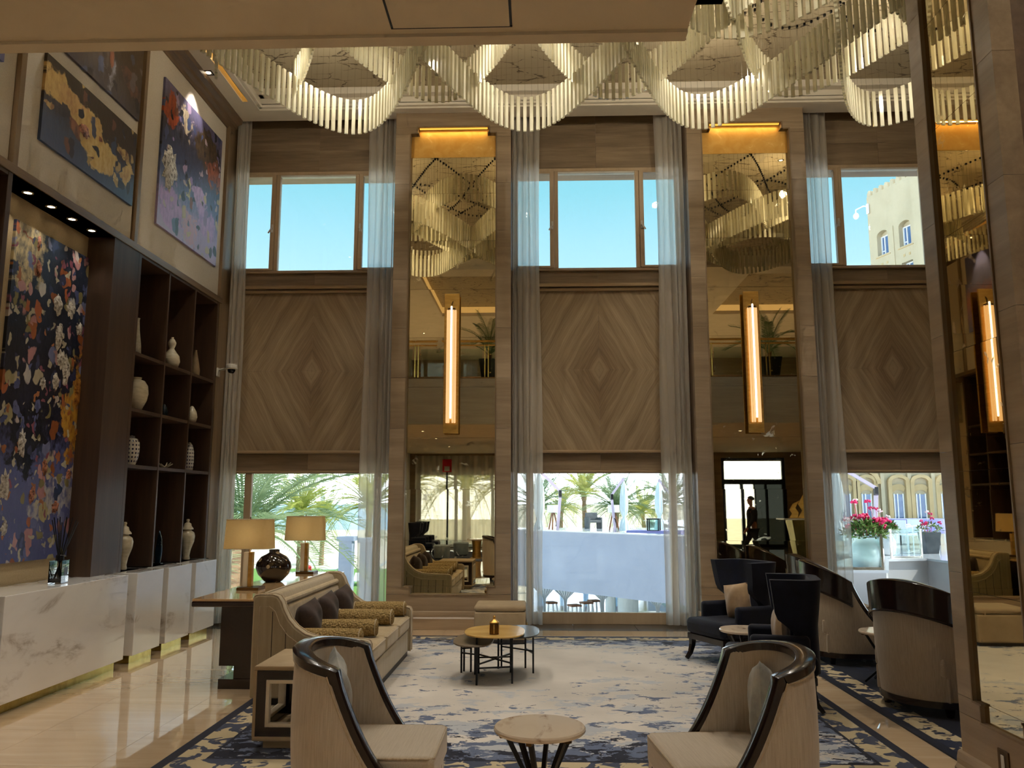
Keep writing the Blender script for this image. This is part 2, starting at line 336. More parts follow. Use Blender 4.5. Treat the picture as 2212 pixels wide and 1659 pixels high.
# ------------------------------------------------------------------ mesh helpers
class MB:
    def __init__(s): s.v = []; s.f = []
    def add(s, vs, fs):
        b = len(s.v); s.v += [tuple(p) for p in vs]; s.f += [tuple(i + b for i in f) for f in fs]; return s
    def box(s, x0, x1, y0, y1, z0, z1):
        return s.add([(x0, y0, z0), (x1, y0, z0), (x1, y1, z0), (x0, y1, z0), (x0, y0, z1), (x1, y0, z1), (x1, y1, z1), (x0, y1, z1)],
                     [(0, 3, 2, 1), (4, 5, 6, 7), (0, 1, 5, 4), (1, 2, 6, 5), (2, 3, 7, 6), (3, 0, 4, 7)])
    def taper(s, c, b, t_, z0, z1):          # frustum: half sizes b at z0 and t_ at z1, centres c and c+shift
        (x, y) = c[:2]; (dx, dy) = c[2:] if len(c) > 2 else (0, 0)
        vs = [(x + sx * b[0], y + sy * b[1], z0) for sx, sy in ((-1, -1), (1, -1), (1, 1), (-1, 1))] + \
             [(x + dx + sx * t_[0], y + dy + sy * t_[1], z1) for sx, sy in ((-1, -1), (1, -1), (1, 1), (-1, 1))]
        return s.add(vs, [(0, 3, 2, 1), (4, 5, 6, 7), (0, 1, 5, 4), (1, 2, 6, 5), (2, 3, 7, 6), (3, 0, 4, 7)])
    def prism(s, poly, a, b, axis='y'):       # polygon (p,q) extruded along an axis; counter-clockwise in (x,z),(y,z) or (x,y)
        n = len(poly)
        def P(p, k): return {'y': (p[0], k, p[1]), 'x': (k, p[0], p[1]), 'z': (p[0], p[1], k)}[axis]
        vs = [P(p, a) for p in poly] + [P(p, b) for p in poly]
        fs = [tuple(range(n))[::-1], tuple(range(n, 2 * n))] + [(i, (i + 1) % n, n + (i + 1) % n, n + i) for i in range(n)]
        return s.add(vs, fs)
    def lathe(s, prof, seg=24, c=(0, 0, 0), squash=1.):
        vs = []; n = len(prof)
        for k in range(seg):
            a = 2 * PI * k / seg
            for r, z in prof: vs.append((c[0] + r * math.cos(a), c[1] + r * math.sin(a) * squash, c[2] + z))
        fs = []
        for k in range(seg):
            j = (k + 1) % seg
            for i in range(n - 1): fs.append((k * n + i, j * n + i, j * n + i + 1, k * n + i + 1))
        fs.append(tuple(k * n for k in range(seg))[::-1]); fs.append(tuple(k * n + n - 1 for k in range(seg)))
        return s.add(vs, fs)
    def tube(s, pts, r, seg=8, cap=True):
        pts = [Vector(p) for p in pts]; n = len(pts); vs = []
        up = None
        for i, p in enumerate(pts):
            t = (pts[min(i + 1, n - 1)] - pts[max(i - 1, 0)]).normalized()
            if up is None:
                up = Vector((0, 0, 1)) if abs(t.z) < .9 else Vector((1, 0, 0))
            a = t.cross(up).normalized(); up = a.cross(t).normalized()
            rr = r[i] if isinstance(r, (list, tuple)) else r
            for k in range(seg):
                th = 2 * PI * (k + .5) / seg; vs.append(p + a * (math.cos(th) * rr) + up * (math.sin(th) * rr))
        fs = [(i * seg + k, i * seg + (k + 1) % seg, (i + 1) * seg + (k + 1) % seg, (i + 1) * seg + k) for i in range(n - 1) for k in range(seg)]
        if cap: fs += [tuple(range(seg))[::-1], tuple((n - 1) * seg + k for k in range(seg))]
        return s.add(vs, fs)
    def bar(s, p, q, w, h=None):
        """square bar from p to q"""
        return s.tube([p, q], [w * .7071, w * .7071], 4)
    def grid(s, fn, nu, nv, cu=False, cv=False):
        vs = [fn(i / (nu - (0 if cu else 1)), j / (nv - (0 if cv else 1))) for i in range(nu) for j in range(nv)]
        fs = [(i * nv + j, ((i + 1) % nu) * nv + j, ((i + 1) % nu) * nv + (j + 1) % nv, i * nv + (j + 1) % nv)
              for i in range(nu if cu else nu - 1) for j in range(nv if cv else nv - 1)]
        return s.add(vs, fs)
    def ball(s, c, r, nu=16, nv=10):
        r = r if isinstance(r, tuple) else (r, r, r)
        prof = [(math.sin(PI * k / nv), -math.cos(PI * k / nv)) for k in range(nv + 1)]
        b = MB(); b.lathe([(max(p, 1e-4), q) for p, q in prof], nu)
        return s.add([(c[0] + v[0] * r[0], c[1] + v[1] * r[1], c[2] + v[2] * r[2]) for v in b.v], b.f)
    def xf(s, mat):
        s.v = [tuple(mat @ Vector(p)) for p in s.v]; return s
    def build(s, name, mat, parent=None, bevel=0., seg=2, smooth=35, loc=None, sub=0):
        me = bpy.data.meshes.new(name); me.from_pydata(s.v, [], s.f)
        if smooth:
            for p in me.polygons: p.use_smooth = True
            me.set_sharp_from_angle(angle=math.radians(smooth))
        me.update()
        bm = bmesh.new(); bm.from_mesh(me); bmesh.ops.recalc_face_normals(bm, faces=bm.faces); bm.to_mesh(me); bm.free()
        if isinstance(mat, str): mat = M[mat]
        me.materials.append(mat)
        o = bpy.data.objects.new(name, me); COL.objects.link(o)
        if parent: o.parent = parent
        if loc: o.location = loc
        if bevel:
            b = o.modifiers.new('bevel', 'BEVEL'); b.width = bevel; b.segments = seg; b.limit_method = 'ANGLE'; b.angle_limit = math.radians(40)
            b.harden_normals = False
        if sub:
            q = o.modifiers.new('sub', 'SUBSURF'); q.levels = sub; q.render_levels = sub
        return o

def tag(o, label=None, cat=None, group=None, kind=None):
    if label: o['label'] = label
    if cat: o['category'] = cat
    if group: o['group'] = group
    if kind: o['kind'] = kind
    return o
def empty(name, loc=(0, 0, 0), rz=0., label=None, cat=None, group=None, kind=None):
    o = bpy.data.objects.new(name, None); COL.objects.link(o); o.location = loc; o.rotation_euler = (0, 0, rz); o.empty_display_size = .1
    return tag(o, label, cat, group, kind)
def copy_tree(o, parent=None):
    c = o.copy(); COL.objects.link(c); c.parent = parent
    for ch in list(o.children): copy_tree(ch, c)
    return c
def dup(o, loc, rz=None, label=None, scale=None):
    c = copy_tree(o); c.location = loc
    if rz is not None: c.rotation_euler = (0, 0, rz)
    if label: c['label'] = label
    if scale: c.scale = (scale,) * 3
    return c
def link_copy(o, parent, loc, rot=None, scale=None):
    c = o.copy(); COL.objects.link(c); c.parent = parent; c.location = loc
    if rot is not None: c.rotation_euler = rot
    if scale is not None: c.scale = scale if isinstance(scale, tuple) else (scale,) * 3
    return c
def spot(parent, loc, energy, angle=80, col=WARM, radius=.05, direction=(0, 0, -1), blend=.5):
    l = bpy.data.lights.new('bulb', 'SPOT'); l.energy = energy; l.spot_size = math.radians(angle); l.spot_blend = blend; l.color = col; l.shadow_soft_size = radius
    o = bpy.data.objects.new('bulb', l); COL.objects.link(o); o.parent = parent; o.location = loc
    o.rotation_euler = Vector(direction).to_track_quat('-Z', 'Y').to_euler(); return o
def point(parent, loc, energy, col=WARM, radius=.04):
    l = bpy.data.lights.new('bulb', 'POINT'); l.energy = energy; l.color = col; l.shadow_soft_size = radius
    o = bpy.data.objects.new('bulb', l); COL.objects.link(o); o.parent = parent; o.location = loc; return o
M['glow'] = emit('glow', (255, 226, 170), 6.)
M['glow_cove'] = emit('glow_cove', (255, 186, 70), 1.5)
M['glow_coffer'] = emit('glow_coffer', (255, 206, 130), .7)
M['glow_spot'] = emit('glow_spot', (255, 236, 200), 9.)
# ================================================================== structure
PC = [-1.20, 2.955, 7.11]          # pillar centres along the window wall
BC = [-3.28, 0.875, 5.03]          # bay centres
CEIL = 7.22
XR, YB = 11.0, -9.0                # right wall and rear wall

# floor ------------------------------------------------------------
fl = MB().box(-5.1, XR + .2, YB - .2, 11.9, -.25, -.012).build('floor', 'floor_marble', smooth=0); tag(fl, 'polished beige marble floor', kind='structure')
TS = .8
tile = MB().box(-TS / 2 + .0012, TS / 2 - .0012, -TS / 2 + .0012, TS / 2 - .0012, -.012, 0).build('floor_tile', 'floor_marble', fl, smooth=0)
first = True
for i in range(-6, 14):
    for j in range(-12, 14):
        x = -.02 + i * TS; y = 10.53 - (13 - j) * TS
        if first: tile.location = (x, y, 0); first = False
        elif j >= 2 and i < 9: link_copy(tile, fl, (x, y, 0))
MB().box(-5.1, XR + .2, YB - .2, 10.53 - 11.5 * TS, -.012, 0).box(-.02 + 8.5 * TS, XR + .2, 10.53 - 11.5 * TS, 10.93, -.012, 0).build('plain_paving', 'floor_marble', fl, smooth=0)
for k, (a, b) in enumerate([(-4.8, -2.03), (-.375, 2.125), (3.785, 6.28)]):
    n = 3; w = (b - a) / n
    for q in range(n): MB().box(a + q * w + .002, a + (q + 1) * w - .002, 10.932, 11.52, -.012, .001).build('threshold_slab', 'marble_grey', fl, smooth=0)

# window wall ---------------------------------------------------------
wb = MB()
wb.box(-5.2, XR + .2, 11.56, 11.95, 2.08, 5.0).box(-5.2, XR + .2, 11.56, 11.95, 6.57, 8.0)
for a, b in [(-5.2, -4.5), (-2.06, -.36), (2.1, 3.81), (6.25, XR + .2)]:
    wb.box(a, b, 11.56, 11.95, -.25, 2.08).box(a, b, 11.56, 11.95, 5.0, 6.57)
wallb = wb.build('wall_back', 'board', smooth=0); tag(wallb, kind='structure')
for k, c in enumerate(BC):
    # boards over and under the windows, two to a course, joined at the bay centre
    for (z0, z1, y0) in [(6.57, 7.6, 11.50), (4.80, 4.985, 11.47), (2.10, 2.34, 11.47)]:
        zs = [z0 + (z1 - z0) * i / (3 if z1 - z0 > .5 else 1) for i in range((3 if z1 - z0 > .5 else 1) + 1)]
        for za, zb_ in zip(zs, zs[1:]):
            for s in (-1, 1):
                a, b = sorted((c + s * .001, c + s * 1.25))
                MB().box(a - c, b - c, y0, 11.56, za + .0008, zb_ - .0008).build('board', 'board', wallb, smooth=0, loc=(c, 0, 0))
    # mouldings
    for nm, z0, z1, y0 in [('sill_moulding', 4.985, 5.01, 11.42), ('cornice_moulding', 4.745, 4.80, 11.40), ('head_moulding', 2.075, 2.10, 11.44), ('panel_moulding', 2.34, 2.385, 11.41)]:
        MB().prism([(y0, z0), (11.56, z0 - .0), (11.56, z1), (y0 + .025, z1), (y0, (z0 + z1) / 2)], c - 1.25, c + 1.25, 'x').build(nm, 'trim_wood', wallb, smooth=0, bevel=.005)
    for s in (-1, 1):
        a, b = sorted((c + s * 1.10, c + s * 1.16)); MB().box(a, b, 11.42, 11.56, 2.385, 4.745).build('panel_moulding', 'trim_wood_v', wallb, smooth=0, bevel=.008)
        a, b = sorted((c + s * 1.16, c + s * 1.26)); MB().box(a, b, 11.46, 11.56, 2.34, 4.80).build('side_board', 'trim_wood_v', wallb, smooth=0)
    MB().box(c - 1.10, c + 1.10, 11.44, 11.56, 4.69, 4.735).build('panel_moulding', 'trim_wood', wallb, smooth=0, bevel=.008)
    for sx in (-1, 1):
        for sz in (-1, 1):          # four book-matched veneer leaves
            a, b = sorted((sx * .0006, sx * 1.10)); za, zb_ = sorted((sz * .0006, sz * 1.155))
            MB().box(a, b, -.03, .03, za, zb_).build('veneer_leaf', 'veneer', wallb, smooth=0, loc=(c, 11.52, 3.535))

# windows ---------------------------------------------------------
def window(n, c):
    root = empty('window_%d' % (2 * n + 1), (c, 11.5, 0), kind='structure')
    tag(root, ['upper window with three panes above the left veneer panel', 'upper window with three panes above the middle veneer panel', 'upper window with the tower in view'][n])
    z0, z1 = 5.01, 6.57; W = 1.22
    MB().box(-W, W, -.03, .05, z0 - .012, z0 + .03).build('sill_rail', 'frame_tan', root, smooth=0, bevel=.004)
    MB().box(-W, W, -.03, .05, z1 - .05, z1 - .003).build('head_rail', 'frame_tan', root, smooth=0, bevel=.004)
    MB().box(-.565, .565, -.02, .06, z1 - .075, z1 - .05).build('blind_cassette', 'white_plastic', root, smooth=0)
    for s in (-1, 1):
        a, b = sorted((s * .567, s * .625)); MB().box(a, b, -.03, .05, z0 + .03, z1 - .05).build('mullion', 'frame_tan', root, smooth=0, bevel=.006)
        a, b = sorted((s * 1.18, s * W)); MB().box(a, b, -.03, .05, z0 + .03, z1 - .05).build('jamb', 'frame_tan', root, smooth=0)
        sash = empty('sash', (0, 0, 0)); sash.parent = root
        a, b = sorted((s * .627, s * .69)); MB().box(a, b, -.045, .03, z0 + .031, z1 - .051).build('sash_stile', 'frame_tan', sash, smooth=0, bevel=.006)
        a, b = sorted((s * 1.16, s * 1.18)); MB().box(a, b, -.045, .03, z0 + .031, z1 - .051).build('sash_stile', 'frame_tan', sash, smooth=0)
        a, b = sorted((s * .69, s * 1.16)); MB().box(a, b, -.045, .03, z0 + .031, z0 + .06).box(a, b, -.045, .03, z1 - .085, z1 - .051).build('sash_rail', 'frame_tan', sash, smooth=0)
        MB().box(a, b, .0, .006, z0 + .06, z1 - .085).build('pane', 'glass', sash, smooth=0)
        h = MB().box(s * .655 - .014, s * .655 + .014, -.06, -.045, 5.62, 5.74).box(s * .655 - .01, s * .655 + .01, -.085, -.06, 5.66, 5.69)
        h.bar((s * .655, -.08, 5.675), (s * .655 + s * .05, -.08, 5.60), .018).build('handle', 'white_plastic', sash, smooth=0)
    MB().box(-.567, .567, .0, .006, z0 + .03, z1 - .075).build('pane', 'glass', root, smooth=0)
    low = empty('window_%d' % (2 * n + 2), (c, 11.5, 0), kind='structure')
    tag(low, ['tall lower window behind the table lamps', 'tall lower window with the white terrace wall in view', 'tall lower window with the flower pots in view'][n])
    MB().box(-1.22, 1.22, -.02, .05, .001, .16).build('bottom_rail', 'frame_tan', low, smooth=0, bevel=.004)
    MB().box(-1.22, 1.22, -.02, .05, 2.06, 2.078).build('head_rail', 'frame_tan', low, smooth=0)
    for s in (-1, 1):
        mu = .80 if (n == 0 and s < 0) else .95
        a, b = sorted((s * mu, s * (mu + .10))); MB().box(a, b, -.02, .05, .16, 2.06).build('mullion', 'frame_tan', low, smooth=0, bevel=.006)
        a, b = sorted((s * 1.17, s * 1.22)); MB().box(a, b, -.02, .05, .16, 2.06).build('jamb', 'frame_tan', low, smooth=0)
        a, b = sorted((s * (mu + .10), s * 1.17)); MB().box(a, b, .0, .006, .16, 2.06).build('pane', 'glass', low, smooth=0)
    MB().box(-.80 if n == 0 else -.95, .95, .0, .006, .16, 2.06).build('pane', 'glass', low, smooth=0)
for n, c in enumerate(BC): window(n, c)

# pillars with stepped mirror recess ------------------------------------------------
def pillar(loc, rz, w, ow, label, depth=.6, rd=.115):
    """w: half width, ow: half width of the recess; local -y is the face"""
    root = empty('pillar', loc, rz, label, 'pillar', kind='structure')
    g = .0012; st = .10 if ow > .4 else .075
    MB().box(-w + .001, w - .001, rd, depth, 0, CEIL).build('core', 'stone_dark', root, smooth=0)
    z = .55
    while z < 6.89:
        z1 = min(z + .7, 6.90)
        for s in (-1, 1):
            a, b = sorted((s * w, s * (ow + .018))); MB().box(a, b, 0, .12, z + g, z1 - g).build('stone_slab', 'stone', root, smooth=0)
        z = z1
    for s in (-1, 1):                     # stepped corners of the recess
        a, b = sorted((s * w, s * (ow - st + .018)))
        MB().box(a, b, 0, .12, 6.90 + g, 7.0 - g).build('stone_slab', 'stone', root, smooth=0)
        MB().box(a, b, 0, .12, .45 + g, .55 - g).build('stone_slab', 'stone', root, smooth=0)
    MB().box(-w, w, 0, .12, 7.0 + g, CEIL).build('stone_slab', 'stone', root, smooth=0)
    MB().box(-w, w, 0, .12, .235, .45 - g).build('stone_slab', 'stone', root, smooth=0)
    base = MB().prism([(-.035, 0), (.12, 0), (.12, .235), (.0, .235), (-.012, .225), (-.02, .19), (-.02, .16), (-.035, .14)], -w - .03, w + .03, 'x')
    base.build('base_moulding', 'stone', root, smooth=0)
    # bronze edge trim that follows the stepped outline
    e = .018 if rd > .1 else .012; tr = MB()
    pts = [(-ow, .55), (-ow, 6.9), (-ow + st, 6.9), (-ow + st, 7.0), (ow - st, 7.0), (ow - st, 6.9), (ow, 6.9), (ow, .55), (ow - st, .55), (ow - st, .45), (-ow + st, .45), (-ow + st, .55)]
    for (p, q) in zip(pts, pts[1:] + pts[:1]):
        x0, x1 = sorted((p[0], q[0])); z0, z1 = sorted((p[1], q[1]))
        if x0 == x1:
            s = 1 if x0 > 0 else -1; a, b = sorted((x0, x0 + s * e)); tr.box(a, b, -.008, rd, z0, z1)
        else:
            s = 1 if z0 > 3 else -1; a, b = sorted((z0, z0 + s * e)); tr.box(x0 - e, x1 + e, -.008, rd, a, b)
    tr.build('recess_trim', 'trim_wood_v', root, smooth=0)
    return root
pill = [pillar((PC[k], 10.97, 0), 0, .8275, .61, ['pillar clad in vein-cut stone left of the middle window', 'pillar clad in vein-cut stone behind the navy chairs', 'pillar clad in vein-cut stone beyond the right column'][k]) for k in range(3)]
colr = pillar((2.44, 4.57, 0), -PI / 2, .45, .275, 'stone column with tall mirror at the right edge of the room', .9, .045)

def wall_mirror(loc, rz, ow, label, lit=True, dy=0.):
    root = empty('wall_mirror', loc, rz, label, 'mirror', 'tall stepped mirrors in the pillars')
    root.location = root.location + Matrix.Rotation(rz, 3, 'Z') @ Vector((0, dy, 0))
    st = .10 if ow > .4 else .075; zs = [.55, 1.15, 1.83, 2.53, 3.23, 3.93, 4.62, 5.33, 6.03, 6.575]
    for a, b in zip(zs, zs[1:]):
        p = MB().box(-ow + .001, ow - .001, .085, .095, -(b - a) / 2 + .0012, (b - a) / 2 - .0012).build('mirror_panel', 'antique_mirror', root, smooth=0, loc=(0, 0, (a + b) / 2))
        p.rotation_euler = (random.uniform(-.0012, .0012), 0, random.uniform(-.0015, .0015))
    MB().box(-ow + st, ow - st, .085, .095, -.049, .049).build('mirror_panel', 'antique_mirror', root, smooth=0, loc=(0, 0, .50))
    MB().box(-ow + .001, ow - .001, .085, .112, 6.577, 6.90).box(-ow + st, ow - st, .085, .112, 6.90, 6.999).build('gold_leaf_panel', 'gold_leaf', root, smooth=0)
    if lit:
        MB().box(-ow + st + .02, ow - st - .02, .02, .05, 6.985, 6.997).build('light_strip', 'glow_cove', root, smooth=0)
        l = bpy.data.lights.new('led_strip', 'AREA'); l.shape = 'RECTANGLE'; l.size = 2 * (ow - st) - .06; l.size_y = .02; l.energy = 2.3; l.color = (1, .68, .26)
        lo = bpy.data.objects.new('led_strip', l); COL.objects.link(lo); lo.parent = root; lo.location = (0, .035, 6.983); lo.rotation_euler = (math.radians(-14), 0, 0)
    return root
for k in range(3): wall_mirror((PC[k], 10.97, 0), 0, .61, ['tall bronze mirror reflecting the sofa, behind the ottoman', 'tall bronze mirror reflecting the dark doorway, behind the navy chairs', 'tall bronze mirror on the pillar hidden by the right column'][k])
wall_mirror((2.44, 4.57, 0), -PI / 2, .275, 'narrow tall mirror on the stone column at the right edge', False, -.068)

# left wall ------------------------------------------------------------
wl = MB().box(-5.4, -4.95, YB, 11.9, -.25, 8.0).build('wall_left', 'wall_fabric', smooth=0); tag(wl, kind='structure')
pan = empty('wall_left_panels', (0, 0, 0), kind='structure'); tag(pan, 'fabric panels and wooden mouldings on the left wall')  # panelling, niche back and plinth recess belonging to the left wall
PY = [(2.0, 4.24), (4.32, 6.38), (6.46, 8.46), (8.56, 10.92)]
for a, b in PY: MB().box(-4.95, -4.485, a, b, 4.50, 7.02).build('fabric_panel', 'wall_fabric', pan, smooth=0, bevel=.006)
MB().box(-4.95, -4.50, 1.9, 11.5, 4.47, 7.22).build('panel_backing', 'trim_wood_v', pan, smooth=0)
for y in (4.28, 6.42, 8.51, 10.96): MB().box(-4.50, -4.445, y - .035, y + .035, 4.44, 7.05).build('post', 'trim_wood_v', pan, smooth=0, bevel=.004)
MB().box(-4.95, -4.44, 1.9, 10.995, 4.42, 4.50).build('ledge', 'trim_wood_y', pan, smooth=0, bevel=.004)
crown = [(-4.95, 7.02), (-4.47, 7.02), (-4.455, 7.06), (-4.41, 7.08), (-4.40, 7.13), (-4.34, 7.16), (-4.33, 7.219), (-4.95, 7.219)]
MB().prism(crown, 1.9, 11.12, 'y').build('crown_moulding', 'trim_wood_y', pan, smooth=0)
MB().box(-4.95, -4.45, 10.93, 11.5, 0, 4.47).build('corner_panel', 'trim_wood_v', pan, smooth=0)
MB().box(-4.95, -4.735, 6.36, 8.62, 0, 4.45).build('niche_back', 'niche_fabric', pan, smooth=0)
MB().box(-4.95, -4.45, 6.36, 8.62, 4.42, 4.46).build('niche_soffit', 'shelf_wood', pan, smooth=0)

def shelving(loc, ncol, label):
    root = empty('shelving_unit', loc, 0, label, 'shelves')
    cw = .745; D = .42; top = 3.5; rows = [0, 1.125, 1.745, 2.37, 3.485]
    for k in range(ncol + 1):
        t = .06 if k in (0, ncol) else .035
        MB().box(-D, 0, k * cw - t / 2, k * cw + t / 2, 0, top).build('upright', 'shelf_wood', root, smooth=0, bevel=.003)
    for r in rows[1:]:
        for k in range(ncol):
            MB().box(-D, -.004, k * cw + .018, (k + 1) * cw - .018, r - .02, r + .02).build('shelf', 'shelf_wood', root, smooth=0, bevel=.003)
    MB().box(-D - .02, -D, -.03, ncol * cw + .03, 0, top).build('back_panel', 'shelf_wood', root, smooth=0)
    return root
shelving((-4.45, 8.65, .92), 3, 'dark wood shelving with three columns of vases beside the curtain')
shelving((-4.45, 4.15, .92), 3, 'dark wood shelving at the left edge before the large painting')
MB().box(-4.86, -4.45, 8.09, 8.618, .92, 4.42).build('pier_panel', 'shelf_wood', pan, smooth=0)

def plinth(y0, y1, label):
    root = empty('marble_plinth', (-4.2, (y0 + y1) / 2, 0), 0, label, 'plinth', 'marble plinths along the left wall')
    h = (y1 - y0) / 2
    MB().box(-.735 + .21, 0, -h, h, .085, .92).build('marble_block', 'marble_white', root, smooth=0, bevel=.004)
    MB().box(-.5, -.06, -h + .05, h - .06, 0, .085).build('brass_kick', 'brass_pale', root, smooth=0)
    return root
plinth(6.42, 8.36, 'long white marble plinth under the large painting')
plinth(8.55, 9.15, 'narrow marble plinth next to the long plinth')
plinth(9.28, 9.90, 'middle one of the three narrow marble plinths')
plinth(10.02, 10.66, 'narrow marble plinth closest to the window')
plinth(4.3, 6.28, 'white marble plinth cut by the left picture edge')
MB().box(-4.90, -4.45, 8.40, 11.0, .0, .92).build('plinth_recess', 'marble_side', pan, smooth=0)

# ceiling ------------------------------------------------------------
cl = MB()
cl.box(-5.2, -4.13, 1.0, 11.14, CEIL, CEIL + .1)
cl.box(-4.13, -4.05, 10.555, 11.14, CEIL, CEIL + .1).box(-4.05, -3.98, 1.0, 11.14, CEIL, CEIL + .1).box(-4.13, -4.05, 1.0, 2.0, CEIL, CEIL + .1)
cl.box(-3.98, XR + .2, 10.82, 11.14, CEIL, CEIL + .1)
cl.box(9.5, XR + .2, 3.2, 10.82, CEIL, CEIL + .1)
cl.box(-5.2, XR + .2, 11.10, 11.14, CEIL + .1, 8.0)
ceil = cl.build('ceiling', 'ceiling', smooth=0); tag(ceil, kind='structure')
MB().box(-4.1, 9.6, 3.1, 10.9, 7.5, 7.6).build('tray_panel', 'crackle', ceil, smooth=0)
MB().box(-5.2, XR + .2, -9.2, 11.9, 8.0, 8.2).build('roof_slab', 'ceiling', ceil, smooth=0)
mold = MB()
mold.box(-3.98, -3.93, 3.1, 10.82, 7.245, 7.29).box(-3.98, 9.5, 10.77, 10.82, 7.245, 7.29)
mold.box(-4.0, -3.90, 3.1, 10.82, 7.40, 7.5).box(-3.98, 9.5, 10.70, 10.82, 7.40, 7.5)
mold.build('tray_moulding', 'ceiling', ceil, smooth=0, bevel=.01)
MB().box(-4.0, -3.975, 3.1, 10.84, CEIL + .09, 7.5).box(-3.98, 9.5, 10.82, 10.85, CEIL + .09, 7.5).box(9.5, 9.53, 3.1, 10.85, CEIL + .09, 7.5).build('tray_side', 'ceiling', ceil, smooth=0)
MB().box(-4.14, -4.04, 1.9, 10.6, CEIL + .13, CEIL + .15).build('cove_light', 'glow_cove', ceil, smooth=0)
for y in (5.2, 6.6, 8.0, 9.4): spot(ceil, (-4.09, y, CEIL + .12), 5, 120, (1, .68, .3), .08)
# front part of the ceiling over the gallery, with two lit coffers
fc = MB(); xs = [-5.2, -2.9, 1.0, 5.2, 9.2, XR + .2]
fc.box(-5.2, XR + .2, 2.6, 3.2, CEIL, CEIL + .1).box(-5.2, XR + .2, YB - .2, -1.6, CEIL, CEIL + .1)
for a, b in [(-5.2, -2.9), (1.0, 5.2), (9.2, XR + .2)]: fc.box(a, b, -1.6, 2.6, CEIL, CEIL + .1)
fc.build('gallery_ceiling', 'ceiling', ceil, smooth=0)
MB().box(-5.2, XR + .2, 3.15, 3.2, CEIL + .09, 7.6).build('tray_side', 'ceiling', ceil, smooth=0)
for a, b in [(-2.9, 1.0), (5.2, 9.2)]:
    MB().box(a - .1, b + .1, -1.7, 2.7, 7.50, 7.55).build('coffer_panel', 'crackle', ceil, smooth=0)
    MB().box(a - .1, a, -1.7, 2.7, CEIL + .1, 7.5).box(b, b + .1, -1.7, 2.7, CEIL + .1, 7.5).box(a, b, 2.6, 2.7, CEIL + .1, 7.5).box(a, b, -1.7, -1.6, CEIL + .1, 7.5).build('coffer_side', 'glow_coffer', ceil, smooth=0)

def downlight(loc, energy, label, angle=70, power_col=WARM, square=False, group='recessed ceiling downlights'):
    root = empty('downlight', loc, 0, label, 'light', group)
    if square:
        MB().box(-.06, .06, -.06, -.045, -.006, .0).box(-.06, .06, .045, .06, -.006, .0).box(-.06, -.045, -.045, .045, -.006, .0).box(.045, .06, -.045, .045, -.006, .0).build('trim_ring', 'black_metal', root, smooth=0)
    else: MB().lathe([(.032, -.001), (.034, -.006), (.05, -.005), (.052, .0)], 20).build('trim_ring', 'chrome', root)
    MB().lathe([(.0005, -.004), (.03, -.004), (.033, .0)], 16).build('lens', 'glow_spot', root)
    if energy: spot(root, (0, 0, -.02), energy, angle, power_col, .04)
    return root
L1 = 'square downlight in the ceiling band above the tall painting'
downlight((-4.295, 9.77, CEIL), 100, L1, square=True)
for y in (7.4, 5.2): downlight((-4.295, y, CEIL), 95, 'square downlight in the ceiling band over the left wall', square=True)
for k, (x, y) in enumerate([(-4.595, 6.84), (-4.593, 7.19), (-4.59, 7.53), (-4.58, 7.87), (-4.577, 8.21)]):
    downlight((x, y, 4.42), 7, 'small round downlight over the large painting, %s from the left' % ['first', 'second', 'third', 'fourth', 'fifth'][k], 70, group='downlights in the niche soffit')

# gallery (upper floor) behind the camera ---------------------------------------------
gal = MB(); ZS = 3.51
for (a, b, y) in [(-5.2, .60, 3.05), (.60, .70, 2.84), (.70, 3.9, 1.5), (3.9, XR + .2, 3.05)]:
    gal.box(a, b, YB - .2, y - .13, ZS, 4.45).box(a, b, y - .13, y, ZS, ZS + .02)
galo = gal.build('floor_gallery', 'soffit', smooth=0); tag(galo, kind='structure')
def parapet(a, b, y):
    n = max(1, round((b - a) / 1.3)); w = (b - a) / n
    for i in range(n):
        for z0, z1 in ((ZS + .02, 4.42), (4.42, 4.6)): MB().box(a + i * w + .002, a + (i + 1) * w - .002, y - .13, y, z0 + .001, z1 - .001).build('parapet_slab', 'parapet_stone', galo, smooth=0)
    MB().box(a, b, y - .15, y + .02, 4.6, 4.63).build('parapet_cap', 'bronze', galo, smooth=0)
parapet(-5.2, .60, 3.05); parapet(3.9, XR, 3.05); parapet(.70, 3.9, 1.5)
MB().box(.601, .70, 2.70, 2.84, ZS, 4.6).build('parapet_slab', 'parapet_stone', galo, smooth=0)
MB().box(.6, .7, 1.5, 2.72, ZS, 4.6).box(3.9, 4.0, 1.5, 3.05, ZS, 4.6).build('parapet_return', 'stone', galo, smooth=0)
MB().box(-5.0, .60, 2.995, 3.06, ZS - .014, ZS).build('edge_band', 'soffit', galo, smooth=0)
MB().box(-.565, -.105, 2.5, 2.948, ZS - .005, ZS).build('access_panel', 'soffit', galo, smooth=0)
MB().box(-.575, -.565, 2.49, 2.955, ZS - .0025, ZS).box(-.105, -.095, 2.49, 2.955, ZS - .0025, ZS).box(-.575, -.095, 2.948, 2.956, ZS - .004, ZS).build('access_gap', 'black_metal', galo, smooth=0)

